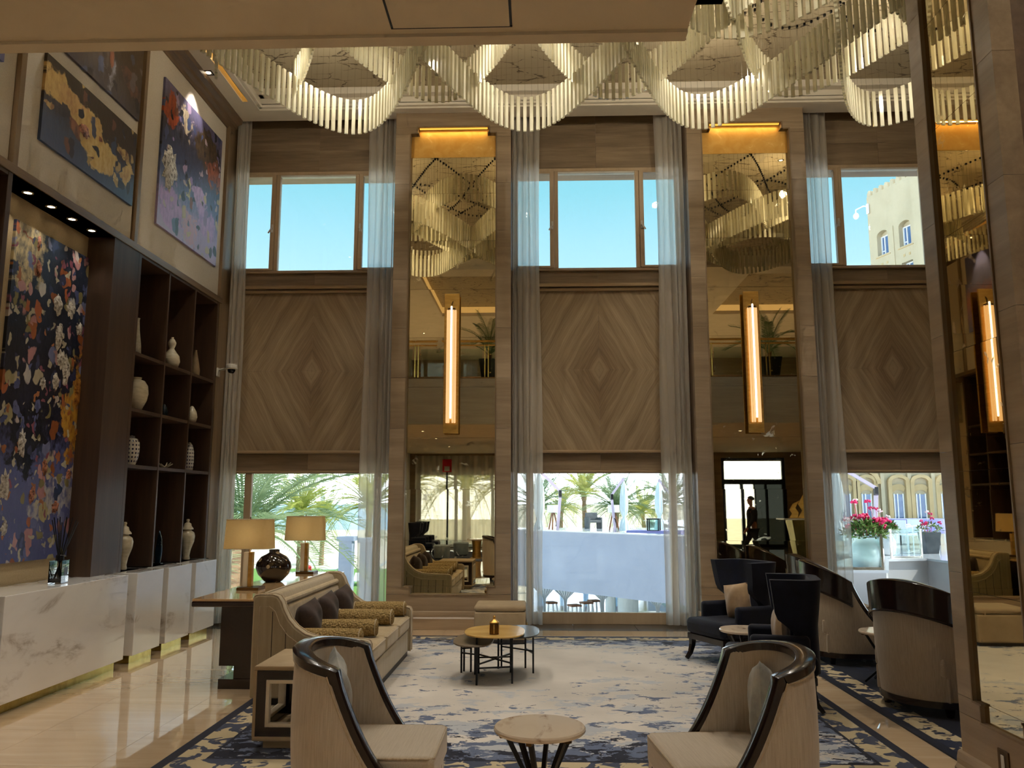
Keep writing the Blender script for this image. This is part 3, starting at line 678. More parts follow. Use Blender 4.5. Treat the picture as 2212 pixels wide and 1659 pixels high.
def railing(x0, x1, y, label):
    root = empty('balustrade', (0, y, 0), 0, label, 'railing', 'brass and glass railings on the gallery')
    for z in (5.42, 5.52): MB().tube([(x0, 0, z), (x1, 0, z)], .028 if z > 5.5 else .018, 10).build('handrail', 'brass', root)
    n = max(2, round((x1 - x0) / 1.45)); w = (x1 - x0) / n
    for i in range(n + 1):
        x = x0 + i * w
        for dx in (-.05, .03): MB().box(x + dx, x + dx + .022, .025, .055, 4.05, 5.42).build('post', 'brass_pale', root, smooth=0)
        MB().box(x - .085, x + .085, .012, .026, 4.0, 4.30).build('post_plate', 'brass_pale', root, smooth=0, bevel=.003)
        for z in (4.75, 5.2): MB().ball((x + .09, .01, z), (.02, .02, .02), 10, 6).build('glass_clamp', 'brass_pale', root)
    for i in range(n): MB().box(x0 + i * w + .10, x0 + (i + 1) * w - .10, .004, .014, 4.66, 5.33).build('glass_pane', 'glass_green', root, smooth=0)
    return root
railing(-4.6, .45, 2.98, 'brass railing on the gallery seen in the mirror above the sofa')
railing(4.1, XR - .1, 2.98, 'brass railing on the gallery seen in the mirror behind the navy chairs')

# right wall and rear walls ---------------------------------------------------------
wr = MB().box(XR, XR + .3, YB, 11.9, -.25, 8.0).build('wall_right', 'stone', smooth=0); tag(wr, kind='structure')
wf = MB()
wf.box(-5.2, XR, YB - .3, YB, 3.3, 8.0)
for a, b in [(-5.2, -4.6), (-.4, .3), (2.6, 6.9), (9.3, XR)]: wf.box(a, b, YB - .3, YB, -.25, 3.3)
for a, b in [(-4.6, -.4), (.3, 2.6)]: wf.box(a, b, YB - .3, YB, 2.75, 3.3)
wfo = wf.build('wall_front', 'stone', smooth=0); tag(wfo, kind='structure')
# ================================================================== fittings
def curtain(x0, x1, side, label, y=11.26, z0=.03, z1=7.9, group='sheer curtains in the window bays', nf=5, mat='sheer'):
    """side -1: gathered toward x0 (pillar on the left); +1: toward x1"""
    W = x1 - x0; rng = random.Random(int(abs(x0 * 1000)) + 3); ph = [rng.uniform(0, 6.3) for _ in range(4)]
    nu, nv = 150, 14
    def fn(u, v):
        g = u if side < 0 else 1 - u                 # 0 at the gathered side
        s = g ** 1.35; x = s * W
        z = z0 + (z1 - z0) * v
        amp = .055 * (1 - .55 * g)
        yy = math.sin(2 * PI * nf * g + ph[0] + .8 * math.sin(2 * PI * g * 1.7 + ph[1])) * amp + .018 * math.sin(2 * PI * 3.1 * g + ph[1]) + .012 * math.sin(2.2 * v * PI + ph[2] + g * 7)
        x += .016 * math.sin(2 * PI * 1.5 * v + ph[3] + 9 * g) * g + math.cos(2 * PI * nf * g + ph[0]) * .012
        x += .05 * g * (1 - v) ** 2 * .6
        return ((x0 + x) if side < 0 else (x1 - x), y + yy, z)
    o = MB().grid(fn, nu, nv).build('sheer_curtain', mat, smooth=180)
    return tag(o, label, 'curtain', group)
curtain(-4.44, -4.25, -1, 'narrow sheer curtain between the shelving and the left window')
curtain(-2.46, -2.06, 1, 'sheer curtain hanging beside the pillar behind the sofa')
curtain(-.36, .03, -1, 'sheer curtain behind the ottoman, left of the middle window')
curtain(1.72, 2.10, 1, 'sheer curtain right of the middle window, by the navy chair')
curtain(3.81, 4.18, -1, 'sheer curtain between the right pillar and the flower pot window')
curtain(5.95, 6.25, 1, 'sheer curtain hidden behind the stone column')

def sconce(c, label):
    root = empty('wall_sconce', (c, 10.97, 2.58), 0, label, 'wall light', 'long brass wall lights on the mirrors')
    MB().box(-.105, .105, -.02, .012, 0, 1.95).build('back_plate', 'brass', root, smooth=0, bevel=.003)
    MB().box(-.03, .03, .012, .083, .3, .36).box(-.03, .03, .012, .083, 1.5, 1.56).build('stand_off', 'brass', root, smooth=0)
    for k, x in enumerate((-.055, -.027, 0, .027, .055)):
        core = k == 2
        MB().lathe([(.011, .14 if not core else .2), (.013, .15 if not core else .21), (.013, 1.70 if not core else 1.74), (.011, 1.71 if not core else 1.76)], 12, (x, -.05 - .02 * (2 - abs(k - 2)) * .6, 0)).build('light_rod', 'sconce_core' if core else 'sconce_rod', root)
    MB().box(-.05, .05, -.075, -.02, 1.71, 1.735).build('rod_holder', 'bronze', root, smooth=0)
    MB().tube([(0, -.03, 1.735), (0, -.03, 1.80), (.015, -.022, 1.84)], .006, 8).build('hook', 'bronze', root)
    return root
M['sconce_core'] = emit('sconce_core', (255, 236, 206), 3.6)
M['sconce_rod'] = emit('sconce_rod', (255, 200, 136), 1.1)
sconce(-1.19, 'long lit wall light on the mirror by the left window')
sconce(2.93, 'long lit wall light on the mirror behind the navy chairs')
sconce(7.11, 'long lit wall light on the pillar beyond the right column')

# chandelier: curtains of glass rods hung along crossing waves ----------------------------
ch = empty('chandelier', (0, 7.8, 7.5), 0, 'large wavy chandelier of hanging frosted glass rods', 'chandelier')
rod_me = MB().prism([(-.021, -.014), (.021, -.014), (.021, .014), (-.021, .014)], 0, .45, 'z')
rod0 = rod_me.build('glass_rod', 'glass_rod', ch, smooth=0)
LAM = 4.30; X0 = -2.28
def wave(x, ph, A): return A * math.cos(2 * PI * (x - X0) / LAM + ph)
rods = []
for ph, zb, A, yc in ((0., -1.28, 1.72, 0), (PI, -1.28, 1.72, 0), (PI / 2, -.93, 1.62, 0), (-PI / 2, -.93, 1.62, 0), (0., -1.1, 1.0, -.95), (PI, -1.1, 1.0, -.95)):
    x = -3.52 if zb < -1.2 else -3.0; last = None; acc = 0; step = .004
    while x < 9.0:
        y = wave(x, ph, A) + yc
        if last is not None: acc += math.hypot(x - last[0], y - last[1])
        last = (x, y)
        if acc >= .084 or not rods:
            acc = 0; a = math.atan2(-A * 2 * PI / LAM * math.sin(2 * PI * (x - X0) / LAM + ph), 1)
            rods.append((x, y, zb, a))
        x += step
def seen(r):      # how large a rod shows: only those not too close overhead and left of the stone column
    X, Y, Z = r[0], r[1] + 7.8, r[2] + 7.5 - 1.65
    inf = Z / Y < .665 and -.72 < X / Y < .50
    return (0 if inf else 1, Y + (0 if r[2] < -1 else 1.5))
rods.sort(key=seen)
for k, r in enumerate(rods[:300]):
    if k == 0: rod0.location = r[:3]; rod0.rotation_euler = (0, 0, r[3])
    else: link_copy(rod0, ch, r[:3], (0, 0, r[3]))
rest = MB()
for r in rods[300:]:
    c_, s_ = math.cos(r[3]), math.sin(r[3])
    rest.add([(r[0] + c_ * x - s_ * y, r[1] + s_ * x + c_ * y, r[2] + z) for x, y, z in rod_me.v], rod_me.f)
tag(rest.build('glass_rods', 'glass_rod', ch, smooth=0), kind='stuff')
wires = MB()
for r in rods: wires.tube([(r[0], r[1], r[2] + .45), (r[0], r[1], -.001)], .0014, 3, False)
tag(wires.build('suspension_wires', 'chrome', ch), kind='stuff')
pegs = MB()
for r in rods: pegs.box(r[0] - .012, r[0] + .012, r[1] - .012, r[1] + .012, -.03, 0)
tag(pegs.build('wire_pegs', 'black_metal', ch, smooth=0), kind='stuff')
for k, (x, y) in enumerate([(-2.3, 6.9), (-.1, 8.7), (2.05, 6.9), (4.2, 8.7), (-2.3, 9.0), (2.05, 9.3), (-.1, 6.3), (6.2, 7.5)]):
    downlight((x, y, 7.5), 190, 'round downlight above the chandelier', 88, (1, .95, .86), group='downlights above the chandelier')

for x, y, z in ((-2.6, -1.0, -.62), (-.2, .9, -.62), (2.0, -1.0, -.62), (4.2, .9, -.62), (-2.6, 1.2, -.62), (2.1, 1.35, -.62), (6.4, 0, -.62)): point(ch, (x, y, z), 30, (1, .90, .72), .06)
# paintings ---------------------------------------------------------
def canvas(name, y0, y1, z0, z1, x, label):
    w, h = y1 - y0, z1 - z0
    root = empty('painting', (x, (y0 + y1) / 2, (z0 + z1) / 2), 0, label, 'painting')
    MB().box(.0, .028, -w / 2, w / 2, -h / 2, h / 2).build('canvas', name, root, smooth=0)
    MB().box(-.012, .0, -w / 2 + .01, w / 2 - .01, -h / 2 + .01, h / 2 - .01).build('stretcher', 'espresso', root, smooth=0)
    return root, w, h
def impasto(root, w, h, u, v, ru, rv, mat, seed):
    rng = random.Random(seed); n = 22
    m = MB(); pts = []
    for k in range(n):
        a = 2 * PI * k / n; r = rng.uniform(.62, 1.12)
        pts.append(((u - .5) * w + math.cos(a) * ru * w * r, (v - .5) * h + math.sin(a) * rv * h * r))
    c = ((u - .5) * w, (v - .5) * h)
    vs = [(.029, p[0], p[1]) for p in pts] + [(.038 + rng.uniform(-.003, .003), c[0] + (p[0] - c[0]) * .8, c[1] + (p[1] - c[1]) * .8) for p in pts] + [(.042, c[0], c[1])]
    fs = [(k, (k + 1) % n, n + (k + 1) % n, n + k) for k in range(n)] + [(n + k, n + (k + 1) % n, 2 * n) for k in range(n)]
    m.add(vs, fs).build('impasto_patch', mat, root, smooth=60)
def flake(name, c1, c2, c3, sc=26):
    t = NT(name); v = t.co(); n = t.noise(v, sc, 5, .65); col = t.ramp(n, [(.34, c3), (.45, c2), (.6, c1)])
    M[name] = t.end(t.bsdf(col, .45, 0, .5, t.bump(n, .9, .02)))
flake('flake_white', (224, 218, 206), (170, 160, 146), (70, 60, 52)); flake('flake_copper', (206, 140, 110), (140, 84, 60), (60, 36, 30)); flake('flake_gold', (198, 140, 50), (160, 96, 36), (110, 60, 24))
painting('art_niche', 1.56, 3.07, [(.0, (78, 84, 130)), (.28, (92, 98, 150)), (.40, (34, 36, 58)), (.62, (24, 28, 44)), (.82, (36, 46, 66)), (1., (40, 50, 70))],
    [(.10, .93, .20, .12, (206, 186, 140), (120, 112, 100)), (.74, .46, .13, .16, (196, 146, 56), (150, 96, 40)), (.86, .60, .10, .16, (160, 82, 36), (70, 38, 28)), (.60, .17, .30, .06, (176, 172, 170), (104, 108, 150)), (.25, .38, .18, .10, (26, 28, 44), (18, 20, 30))],
    [(4.6, .42, [(0., (206, 192, 160)), (.16, (170, 96, 48)), (.30, (196, 140, 140)), (.44, (128, 136, 180)), (.58, (190, 178, 130)), (.70, (58, 74, 110)), (.84, (214, 208, 200))]),
     (7.5, .52, [(0., (110, 118, 170)), (.2, (190, 106, 60)), (.34, (210, 160, 160)), (.48, (60, 66, 100)), (.62, (150, 140, 90)), (.78, (214, 200, 190)), (.9, (150, 156, 196))]),
     (11., .68, [(0., (190, 120, 70)), (.25, (206, 198, 170)), (.5, (90, 100, 150)), (.75, (160, 90, 110))])])
r, w, h = canvas('art_niche', 6.89, 8.45, 1.12, 4.19, -4.735, 'large multicoloured abstract painting in the lit niche')
for k, (u, v, a, b, m) in enumerate([(.46, .80, .05, .035, 'flake_white'), (.60, .80, .055, .03, 'flake_white'), (.50, .70, .05, .045, 'flake_white'), (.54, .63, .05, .035, 'flake_white'), (.60, .60, .055, .05, 'flake_white'), (.71, .745, .04, .025, 'flake_white'), (.50, .555, .035, .03, 'flake_white'), (.37, .54, .035, .022, 'flake_white'),
                                     (.22, .345, .04, .05, 'flake_white'), (.10, .22, .05, .05, 'flake_white'), (.13, .10, .03, .025, 'flake_white'), (.22, .965, .02, .025, 'flake_copper'), (.24, .885, .03, .03, 'flake_copper'), (.76, .54, .06, .06, 'flake_gold'), (.80, .40, .05, .03, 'flake_gold'), (.46, .28, .03, .025, 'flake_copper'), (.36, .20, .035, .025, 'flake_copper'), (.60, .16, .04, .02, 'flake_copper'), (.72, .265, .03, .02, 'flake_copper')]):
    impasto(r, w, h, u, v, a, b, m, k)
painting('art_gold', 1.66, .84, [(.0, (66, 84, 120)), (.32, (60, 74, 104)), (.5, (54, 50, 62)), (.62, (60, 46, 36)), (1., (54, 42, 32))],
    [(.12, .74, .16, .20, (216, 184, 116), (196, 156, 96)), (.36, .62, .20, .19, (214, 186, 120), (196, 150, 100)), (.50, .42, .18, .20, (222, 196, 130), (206, 170, 100)), (.66, .34, .13, .16, (216, 190, 124), (200, 164, 98)), (.90, .36, .08, .20, (214, 188, 122), (190, 150, 96)), (.86, .60, .05, .12, (206, 176, 110), (120, 80, 60)),
     (.24, .70, .14, .16, (206, 168, 110), (184, 140, 92)), (.44, .55, .16, .20, (214, 182, 116), (196, 156, 96)), (.58, .30, .16, .16, (222, 196, 130), (206, 170, 100)), (.30, .42, .10, .10, (146, 96, 76), (90, 60, 56)), (.12, .50, .08, .10, (62, 58, 72), (40, 40, 54)), (.06, .44, .05, .06, (200, 170, 120), (150, 110, 80)), (.55, .53, .03, .05, (150, 84, 60), (110, 60, 50)), (.77, .18, .03, .05, (216, 196, 140), (190, 160, 110))],
    [(5.5, .72, [(0., (70, 86, 120)), (.3, (40, 44, 62)), (.55, (206, 176, 116)), (.7, (130, 84, 70)), (.85, (90, 100, 130))])])
r, w, h = canvas('art_gold', 6.735, 8.40, 4.88, 5.715, -4.485, 'navy abstract painting with a gold cloud on the upper left wall')
impasto(r, w, h, .40, .47, .06, .09, 'flake_copper', 41)
painting('art_dark', 1.5, 1.5, [(.0, (60, 62, 84)), (.2, (70, 60, 58)), (.5, (74, 58, 44)), (1., (60, 46, 36))],
    [(.55, .62, .22, .10, (150, 140, 150), (96, 84, 84)), (.55, .80, .12, .06, (206, 110, 50), (150, 80, 50)), (.60, .28, .05, .12, (140, 140, 150), (80, 70, 66)), (.86, .35, .14, .10, (110, 76, 66), (70, 56, 56))],
    [(5., .70, [(0., (120, 110, 116)), (.3, (40, 34, 34)), (.6, (84, 90, 120)), (.8, (150, 90, 60))])])
canvas('art_dark', 6.88, 8.42, 5.88, 7.0, -4.485, 'dark brown abstract painting above the navy and gold one')
painting('art_lilac', 1.76, 1.86, [(.0, (176, 160, 200)), (.20, (160, 146, 196)), (.34, (96, 112, 160)), (.52, (62, 72, 104)), (.72, (58, 56, 66)), (1., (110, 104, 140))],
    [(.10, .80, .12, .12, (176, 76, 30), (140, 54, 28)), (.36, .86, .12, .09, (206, 190, 160), (160, 140, 120)), (.74, .80, .22, .16, (86, 68, 50), (60, 50, 44)), (.86, .66, .14, .13, (166, 92, 62), (110, 62, 50)), (.62, .40, .12, .10, (190, 160, 206), (150, 130, 180)), (.80, .26, .18, .14, (184, 152, 206), (150, 130, 190)), (.20, .18, .20, .15, (190, 150, 210), (160, 130, 190)), (.50, .14, .15, .10, (196, 150, 170), (170, 150, 190)), (.45, .40, .03, .08, (206, 196, 150), (160, 150, 120))],
    [(5., .66, [(0., (150, 136, 190)), (.2, (36, 36, 48)), (.4, (196, 170, 206)), (.55, (206, 190, 150)), (.7, (90, 104, 150)), (.85, (140, 76, 50))]), (9., .74, [(0., (170, 150, 206)), (.3, (30, 30, 42)), (.6, (200, 180, 190)), (.8, (80, 92, 136))])])
r, w, h = canvas('art_lilac', 8.97, 10.73, 4.89, 6.72, -4.485, 'tall lilac and dark abstract painting nearest the window')
impasto(r, w, h, .14, .43, .12, .17, 'flake_white', 77)
painting('art_edge', 1.6, 1.6, [(.0, (120, 124, 176)), (.4, (170, 110, 100)), (.6, (110, 110, 150)), (1., (96, 100, 160))], [(.9, .4, .2, .2, (180, 130, 110), (120, 110, 150))])
canvas('art_edge', 4.55, 6.18, 5.3, 6.95, -4.485, 'lavender abstract painting cut by the left picture edge')

# vases on the shelves ---------------------------------------------------------
M['vase_cream'] = plain('vase_cream', (226, 214, 186), (206, 192, 160), 14., (1, 1, 3), .25, bump=.05)
M['vase_crackle'] = plain('vase_crackle', (206, 200, 180), (184, 176, 152), 30., rough=.15)
M['vase_tan'] = plain('vase_tan', (150, 126, 92), (120, 98, 70), 10., rough=.4)
M['teal_glaze'] = plain('teal_glaze', (26, 48, 62), (16, 30, 40), 10., rough=.15)
def dotted():
    t = NT('vase_blue_dots'); x, y, z = t.sep(t.co()); a = t.m_('ARCTAN2', y, x)
    v = t.comb(t.m_('MULTIPLY', a, 2.2), t.m_('MULTIPLY', z, 22.), 0.); d = t.voro(v, 1., 'F1', 'Distance', 0.)
    col = t.mix(t.m_('LESS_THAN', d, .26), (216, 210, 198), (44, 44, 72)); M['vase_blue_dots'] = t.end(t.bsdf(col, .2))
dotted()
def vase(loc, prof, mat, label, lid=None, name='vase', neck=None):
    root = empty(name, (loc[0], loc[1] - (.06 if loc[0] < -4 else 0), loc[2]), 0, label, 'vase')
    MB().lathe(prof, 28).build('body', mat, root, smooth=60)
    if lid: MB().lathe(lid, 24).build('lid', mat, root, smooth=50)
    if neck: MB().lathe(neck, 20).build('neck_ring', mat, root, smooth=50)
    return root
def prof(*p): return [(r, z) for r, z in p]
jar = prof((.045, 0), (.05, .01), (.042, .05), (.055, .13), (.09, .23), (.098, .30), (.085, .345), (.05, .37), (.045, .39), (.0005, .39))
lid = prof((.0005, .385), (.075, .385), (.072, .40), (.05, .425), (.042, .46), (.018, .475), (.016, .49), (.022, .50), (.018, .515), (.0005, .52))
vase((-4.58, 9.02, .921), jar, 'vase_cream', 'cream lidded ginger jar at the foot of the first shelf column', lid)
vase((-4.58, 10.65, .921), jar, 'vase_cream', 'cream lidded ginger jar at the foot of the shelf column by the curtain', lid)
vase((-4.60, 9.10, 2.686), prof((.05, 0), (.07, .01), (.12, .12), (.135, .2), (.125, .29), (.09, .345), (.05, .36), (.055, .385), (.045, .385), (.04, .36), (.0005, .35)), 'vase_cream', 'large cream ribbed vase on the second shelf from the top')
vase((-4.60, 9.93, 3.311), prof((.05, 0), (.085, .02), (.105, .09), (.095, .16), (.05, .22), (.028, .255), (.045, .30), (.05, .33), (.03, .37), (.015, .385), (.018, .40), (.0005, .40)), 'vase_cream', 'cream gourd-shaped vase on the top shelf')
vase((-4.60, 9.03, 3.311), prof((.05, 0), (.06, .01), (.055, .12), (.03, .3), (.022, .42), (.028, .44), (.0005, .44)), 'vase_crackle', 'slender pale bottle vase on the top shelf beside the niche')
vase((-4.60, 10.64, 3.311), prof((.05, 0), (.06, .01), (.065, .1), (.04, .24), (.015, .36), (.018, .37), (.0005, .37)), 'vase_tan', 'tan pointed vase on the top shelf by the curtain')
vase((-4.60, 10.62, 2.686), prof((.03, 0), (.06, .03), (.075, .09), (.06, .16), (.03, .215), (.012, .235), (.0005, .235)), 'vase_cream', 'cream egg-shaped vase on the shelf by the curtain')
vase((-4.60, 9.08, 2.066), prof((.05, 0), (.055, .01), (.08, .09), (.09, .18), (.085, .26), (.06, .30), (.03, .31), (.0005, .31)), 'vase_blue_dots', 'white jar with dark blue diamonds on the third shelf', prof((.0005, .31), (.035, .31), (.033, .33), (.012, .335), (.0005, .34)))
vase((-4.60, 10.60, 2.066), prof((.05, 0), (.06, .01), (.07, .12), (.065, .25), (.045, .33), (.03, .35), (.0005, .35)), 'vase_blue_dots', 'blue and white jar on the third shelf by the curtain', prof((.0005, .35), (.03, .35), (.02, .37), (.0005, .375)))
vase((-4.62, 9.86, 2.686), prof((.03, 0), (.05, .02), (.055, .08), (.03, .14), (.015, .17), (.0005, .17)), 'teal_glaze', 'small dark teal vase in the middle of the shelving')
r = empty('fin_sculpture', (-4.58, 9.80, .921), 0, 'slim dark teal fin sculpture at the foot of the middle column', 'sculpture')
MB().prism([(-.03, 0), (.03, 0), (.045, .15), (.035, .3), (.0, .40), (-.02, .3), (-.035, .15)], -.015, .015, 'y').build('fin', 'teal_glaze', r, bevel=.008)
MB().box(-.05, .05, -.03, .03, 0, .015).build('foot', 'black_metal', r, smooth=0)
r = empty('coral_ornament', (-4.58, 9.84, 2.066), 0, 'small pale coral piece on the third shelf', 'ornament')
b = MB(); rng = random.Random(5)
for k in range(7):
    a = rng.uniform(0, 6.3); e = rng.uniform(.15, .7); L = rng.uniform(.05, .09)
    b.tube([(0, 0, .012), (math.cos(a) * L * .5, math.sin(a) * L * .5, .015 + L * e * .4), (math.cos(a) * L, math.sin(a) * L, .02 + L * e)], [.012, .009, .005], 7)
b.build('branches', 'vase_cream', r)

# reed diffuser ---------------------------------------------------------
r = empty('reed_diffuser', (-4.40, 7.46, .921), .2, 'glass reed diffuser with black sticks on the long marble plinth', 'diffuser')
MB().box(-.055, .055, -.09, .09, 0, .012).build('glass_base', 'glass_clear', r, smooth=0, bevel=.004)
b = MB()
for (x0, x1, y0, y1) in [(-.055, -.049, -.09, .09), (.049, .055, -.09, .09), (-.049, .049, -.09, -.084), (-.049, .049, .084, .09)]: b.box(x0, x1, y0, y1, .012, .20)
b.box(-.055, .055, -.09, .09, .20, .206).build('bottle', 'glass_clear', r, smooth=0)
M['dark_liquid'] = plain('dark_liquid', (40, 26, 16), (30, 20, 12), 5., rough=.05)
MB().box(-.048, .048, -.083, .083, .013, .05).build('liquid', 'dark_liquid', r, smooth=0)
MB().lathe([(.035, .206), (.036, .25), (.03, .255), (.03, .206)], 16).build('collar', 'black_metal', r)
MB().box(.0552, .0562, -.03, .06, .07, .14).build('bottle_label', 'black_metal', r, smooth=0)
for k in range(11):
    a = (k - 5) / 5 * .42 + random.uniform(-.04, .04); c = random.uniform(-.2, .2)
    MB().tube([(0 - c * .12, -a * .18, .04), (c * .36, math.sin(a) * .56, .04 + math.cos(a) * .56)], .0045, 6).build('reed', 'black_metal', r)

# cctv dome on a bracket at the wall corner ------------------------------------------
r = empty('security_camera', (-4.445, 10.96, 3.44), 0, 'white dome security camera on a bracket beside the shelving', 'camera')
MB().box(0, .02, -.05, .05, -.06, .06).build('wall_plate', 'white_plastic', r, smooth=0, bevel=.006)
MB().tube([(.02, 0, .03), (.15, -.08, .035), (.30, -.30, .04)], .018, 10).build('bracket_arm', 'white_plastic', r)
MB().lathe([(.0005, .05), (.06, .05), (.075, .04), (.078, -.01), (.065, -.02), (.0005, -.02)], 24, (.33, -.35, 0)).build('housing', 'white_plastic', r)
MB().lathe([(.0005, -.075), (.03, -.07), (.048, -.045), (.052, -.02), (.0005, -.02)], 20, (.33, -.35, 0)).build('dome', 'lens_black', r)

# wall plates on the stone column -------------------------------------------
r = empty('socket_plate', (2.44, 4.58, .30), 0, 'bronze wall plate with white switch low on the stone column', 'socket')
MB().box(-.008, 0, -.05, .05, -.06, .06).build('plate', 'bronze', r, smooth=0, bevel=.002); MB().box(-.012, -.008, -.014, .014, -.035, .035).build('rocker', 'white_plastic', r, smooth=0)
r = empty('control_plate', (2.527, 4.545, 1.80), 0, 'small silver control plate on the narrow mirror', 'control')
MB().box(-.012, .0, -.04, .04, -.06, .06).build('plate', 'chrome', r, smooth=0, bevel=.003); MB().box(-.014, -.012, -.006, .006, -.045, -.03).build('button', 'black_metal', r, smooth=0)
# ================================================================== furniture
tag(MB().box(-2.43, 2.43, -2.6, 2.6, 0, .012).build('area_rug', 'rug_pale', smooth=0, loc=(0, 7.8, .0005)), 'pale rug with blue and grey distressed pattern under the sofa group', 'rug')
tag(MB().box(-2.2, 2.2, -2.625, 2.625, 0, .012).build('area_rug', 'rug_navy', smooth=0, loc=(4.89, 7.775, .0005)), 'navy rug with cream border under the round-backed chairs on the right', 'rug')

def cushion_mesh(w, h, t, n=15, pinch=.06):
    m = MB()
    def side(sg):
        def fn(u, v):
            a, b = 2 * u - 1, 2 * v - 1
            k = (max(0, 1 - abs(a) ** 2.6)) ** .5 * (max(0, 1 - abs(b) ** 2.6)) ** .5
            x = a * w / 2 * (1 - pinch * (1 - b * b) * .5); z = b * h / 2 * (1 - pinch * (1 - a * a) * .5)
            return (x, sg * t / 2 * k + .01 * math.sin(5 * a + 3 * b) * k, z)
        return fn
    m.grid(side(1), n, n); m.grid(side(-1), n, n); return m
def pillow(loc, rot, w, h, t, mat, label, cat='cushion', group=None):
    o = cushion_mesh(w, h, t).build('throw_pillow', mat, smooth=180); o.location = loc; o.rotation_euler = rot
    return tag(o, label, cat, group)

# sofa ---------------------------------------------------------
SO = empty('sofa', (-1.87, 7.97, .0), 0, 'tan three-seat sofa with swooping arms and bolsters', 'sofa')
sp = [(-.5, .07), (-.5, .86), (-.485, .885), (-.45, .895), (-.34, .895), (-.295, .88), (-.265, .84), (-.24, .775), (-.20, .70), (-.14, .635), (-.06, .58), (.04, .55), (.15, .54), (.43, .53), (.465, .52), (.48, .49), (.48, .07)]
spc = sp[::-1]
HL = 1.14
for s in (-1, 1):
    a, b = sorted((s * HL, s * (HL - .11)))
    arm = MB().prism(spc, a, b, 'y').build('side_arm', 'sofa_fabric', SO, bevel=.018, seg=3)
    y = s * (HL + .002)
    MB().tube([(x, y - s * .012, z) for x, z in sp[1:]], .008, 6).build('piping', 'piping', arm)
    MB().tube([(x, (HL - .105) * s, z) for x, z in sp[3:]], .007, 6).build('piping', 'piping', arm)
    ins = [(-.44, .10), (-.44, .80), (-.36, .80), (-.31, .76), (-.27, .66), (-.20, .57), (-.10, .50), (.02, .465), (.42, .455), (.42, .10)]
    MB().tube([(x, y, z) for x, z in ins], .0045, 5).build('welt', 'piping', arm)
    for k in range(7):
        x = -.33 + k * .115; zt = .76 if x < -.32 else (.60 if x < -.2 else .49 if x < -.05 else .45)
        MB().box(x - .003, x + .003, min(y, y - s * .004), max(y, y - s * .004) + .001, .10, zt).build('channel_seam', 'brown_silk', arm, smooth=0)
bk = MB().prism([(-.5, .07), (-.28, .07), (-.30, .45), (-.36, .83), (-.38, .875), (-.43, .89), (-.47, .885), (-.5, .86)], -HL + .11, HL - .11, 'y').build('backrest', 'sofa_fabric', SO, bevel=.015, seg=3)
MB().prism([(-.30, .40), (-.255, .43), (-.315, .76), (-.36, .78)], -HL + .12, HL - .12, 'y').build('back_pad', 'sofa_cushion', SO, bevel=.012, seg=3)
MB().tube([(-.345, -HL + .11, .80), (-.345, HL - .11, .80)], .03, 10).build('back_roll', 'sofa_cushion', SO)
MB().tube([(-.44, -HL + .1, .895), (-.44, HL - .1, .895)], .008, 6).build('piping', 'piping', bk)
MB().box(-.3, .455, -HL + .11, HL - .11, .07, .29).build('seat_base', 'sofa_fabric', SO, bevel=.012)
cw = (2 * HL - .23) / 3
for k in range(3):
    y0 = -HL + .115 + k * cw
    c = MB().box(-.29, .475, y0 + .004, y0 + cw - .004, .292, .445).build('seat_cushion', 'sofa_cushion', SO, bevel=.045, seg=4)
    MB().tube([(-.2, y0 + .012, .437), (.45, y0 + .012, .432), (.472, y0 + .05, .425), (.472, y0 + cw - .05, .425), (.45, y0 + cw - .012, .432), (-.2, y0 + cw - .012, .437)], .006, 6).build('piping', 'piping', c)
MB().box(-.47, .44, -HL + .04, HL - .04, .012, .07).build('plinth_base', 'black_metal', SO, smooth=0)
for k, (y, lab) in enumerate([(7.02, 'tan textured bolster closest to the near sofa arm'), (7.56, 'tan textured bolster, second from the near sofa arm'), (8.27, 'tan textured bolster, third from the near sofa arm'), (8.90, 'tan textured bolster against the far sofa arm')]):
    b = empty('bolster', (-1.77 + .02 * k, y, .447), .06 * (k % 2) - .03, lab, 'bolster', 'bolsters on the sofa')
    MB().lathe([(.0005, -.28), (.06, -.28), (.074, -.265), (.076, -.2), (.078, 0), (.076, .2), (.074, .265), (.06, .28), (.0005, .28)], 22).xf(Matrix.Translation((0, 0, .078)) @ Matrix.Rotation(PI / 2, 4, 'Y')).build('roll', 'bolster_fabric', b, smooth=60)
    for s in (-1, 1): MB().tube([(s * .265, math.cos(a * PI / 10) * .074, .078 + math.sin(a * PI / 10) * .074) for a in range(21)], .005, 6, False).build('piping', 'piping', b)
for y, lab in [(7.30, 'dark brown cushion at the near end of the sofa'), (7.92, 'dark brown cushion in the middle of the sofa'), (8.55, 'dark brown cushion at the far end of the sofa')]:
    pillow((-2.03, y, .615), (math.radians(-4), math.radians(-6), PI / 2 + random.uniform(-.15, .15)), .40, .34, .20, 'brown_silk', lab, group='dark brown cushions on the sofa')

# console table, lamps, round vase ---------------------------------------------------
CT = empty('console_table', (-2.79, 8.92, 0), 0, 'dark console table with glossy beige top behind the sofa', 'table')
M['top_gloss'] = plain('top_gloss', (206, 170, 124), (190, 152, 106), 4., (1, .3, 1), .05, coat=.5)
MB().box(-.355, .335, -1.465, 1.465, .765, .787).build('tabletop', 'top_gloss', CT, smooth=0, bevel=.004)
MB().box(-.36, .34, -1.47, 1.47, .715, .765).build('top_edge', 'espresso', CT, smooth=0, bevel=.012)
MB().box(-.09, .33, -1.44, 1.44, .20, .714).build('cabinet_body', 'espresso', CT, smooth=0)
MB().box(.04, .33, -1.42, 1.42, .085, .20).build('plinth_neck', 'espresso', CT, smooth=0)
MB().box(-.09, .33, -1.44, 1.44, .0, .085).build('foot_board', 'espresso', CT, smooth=0)

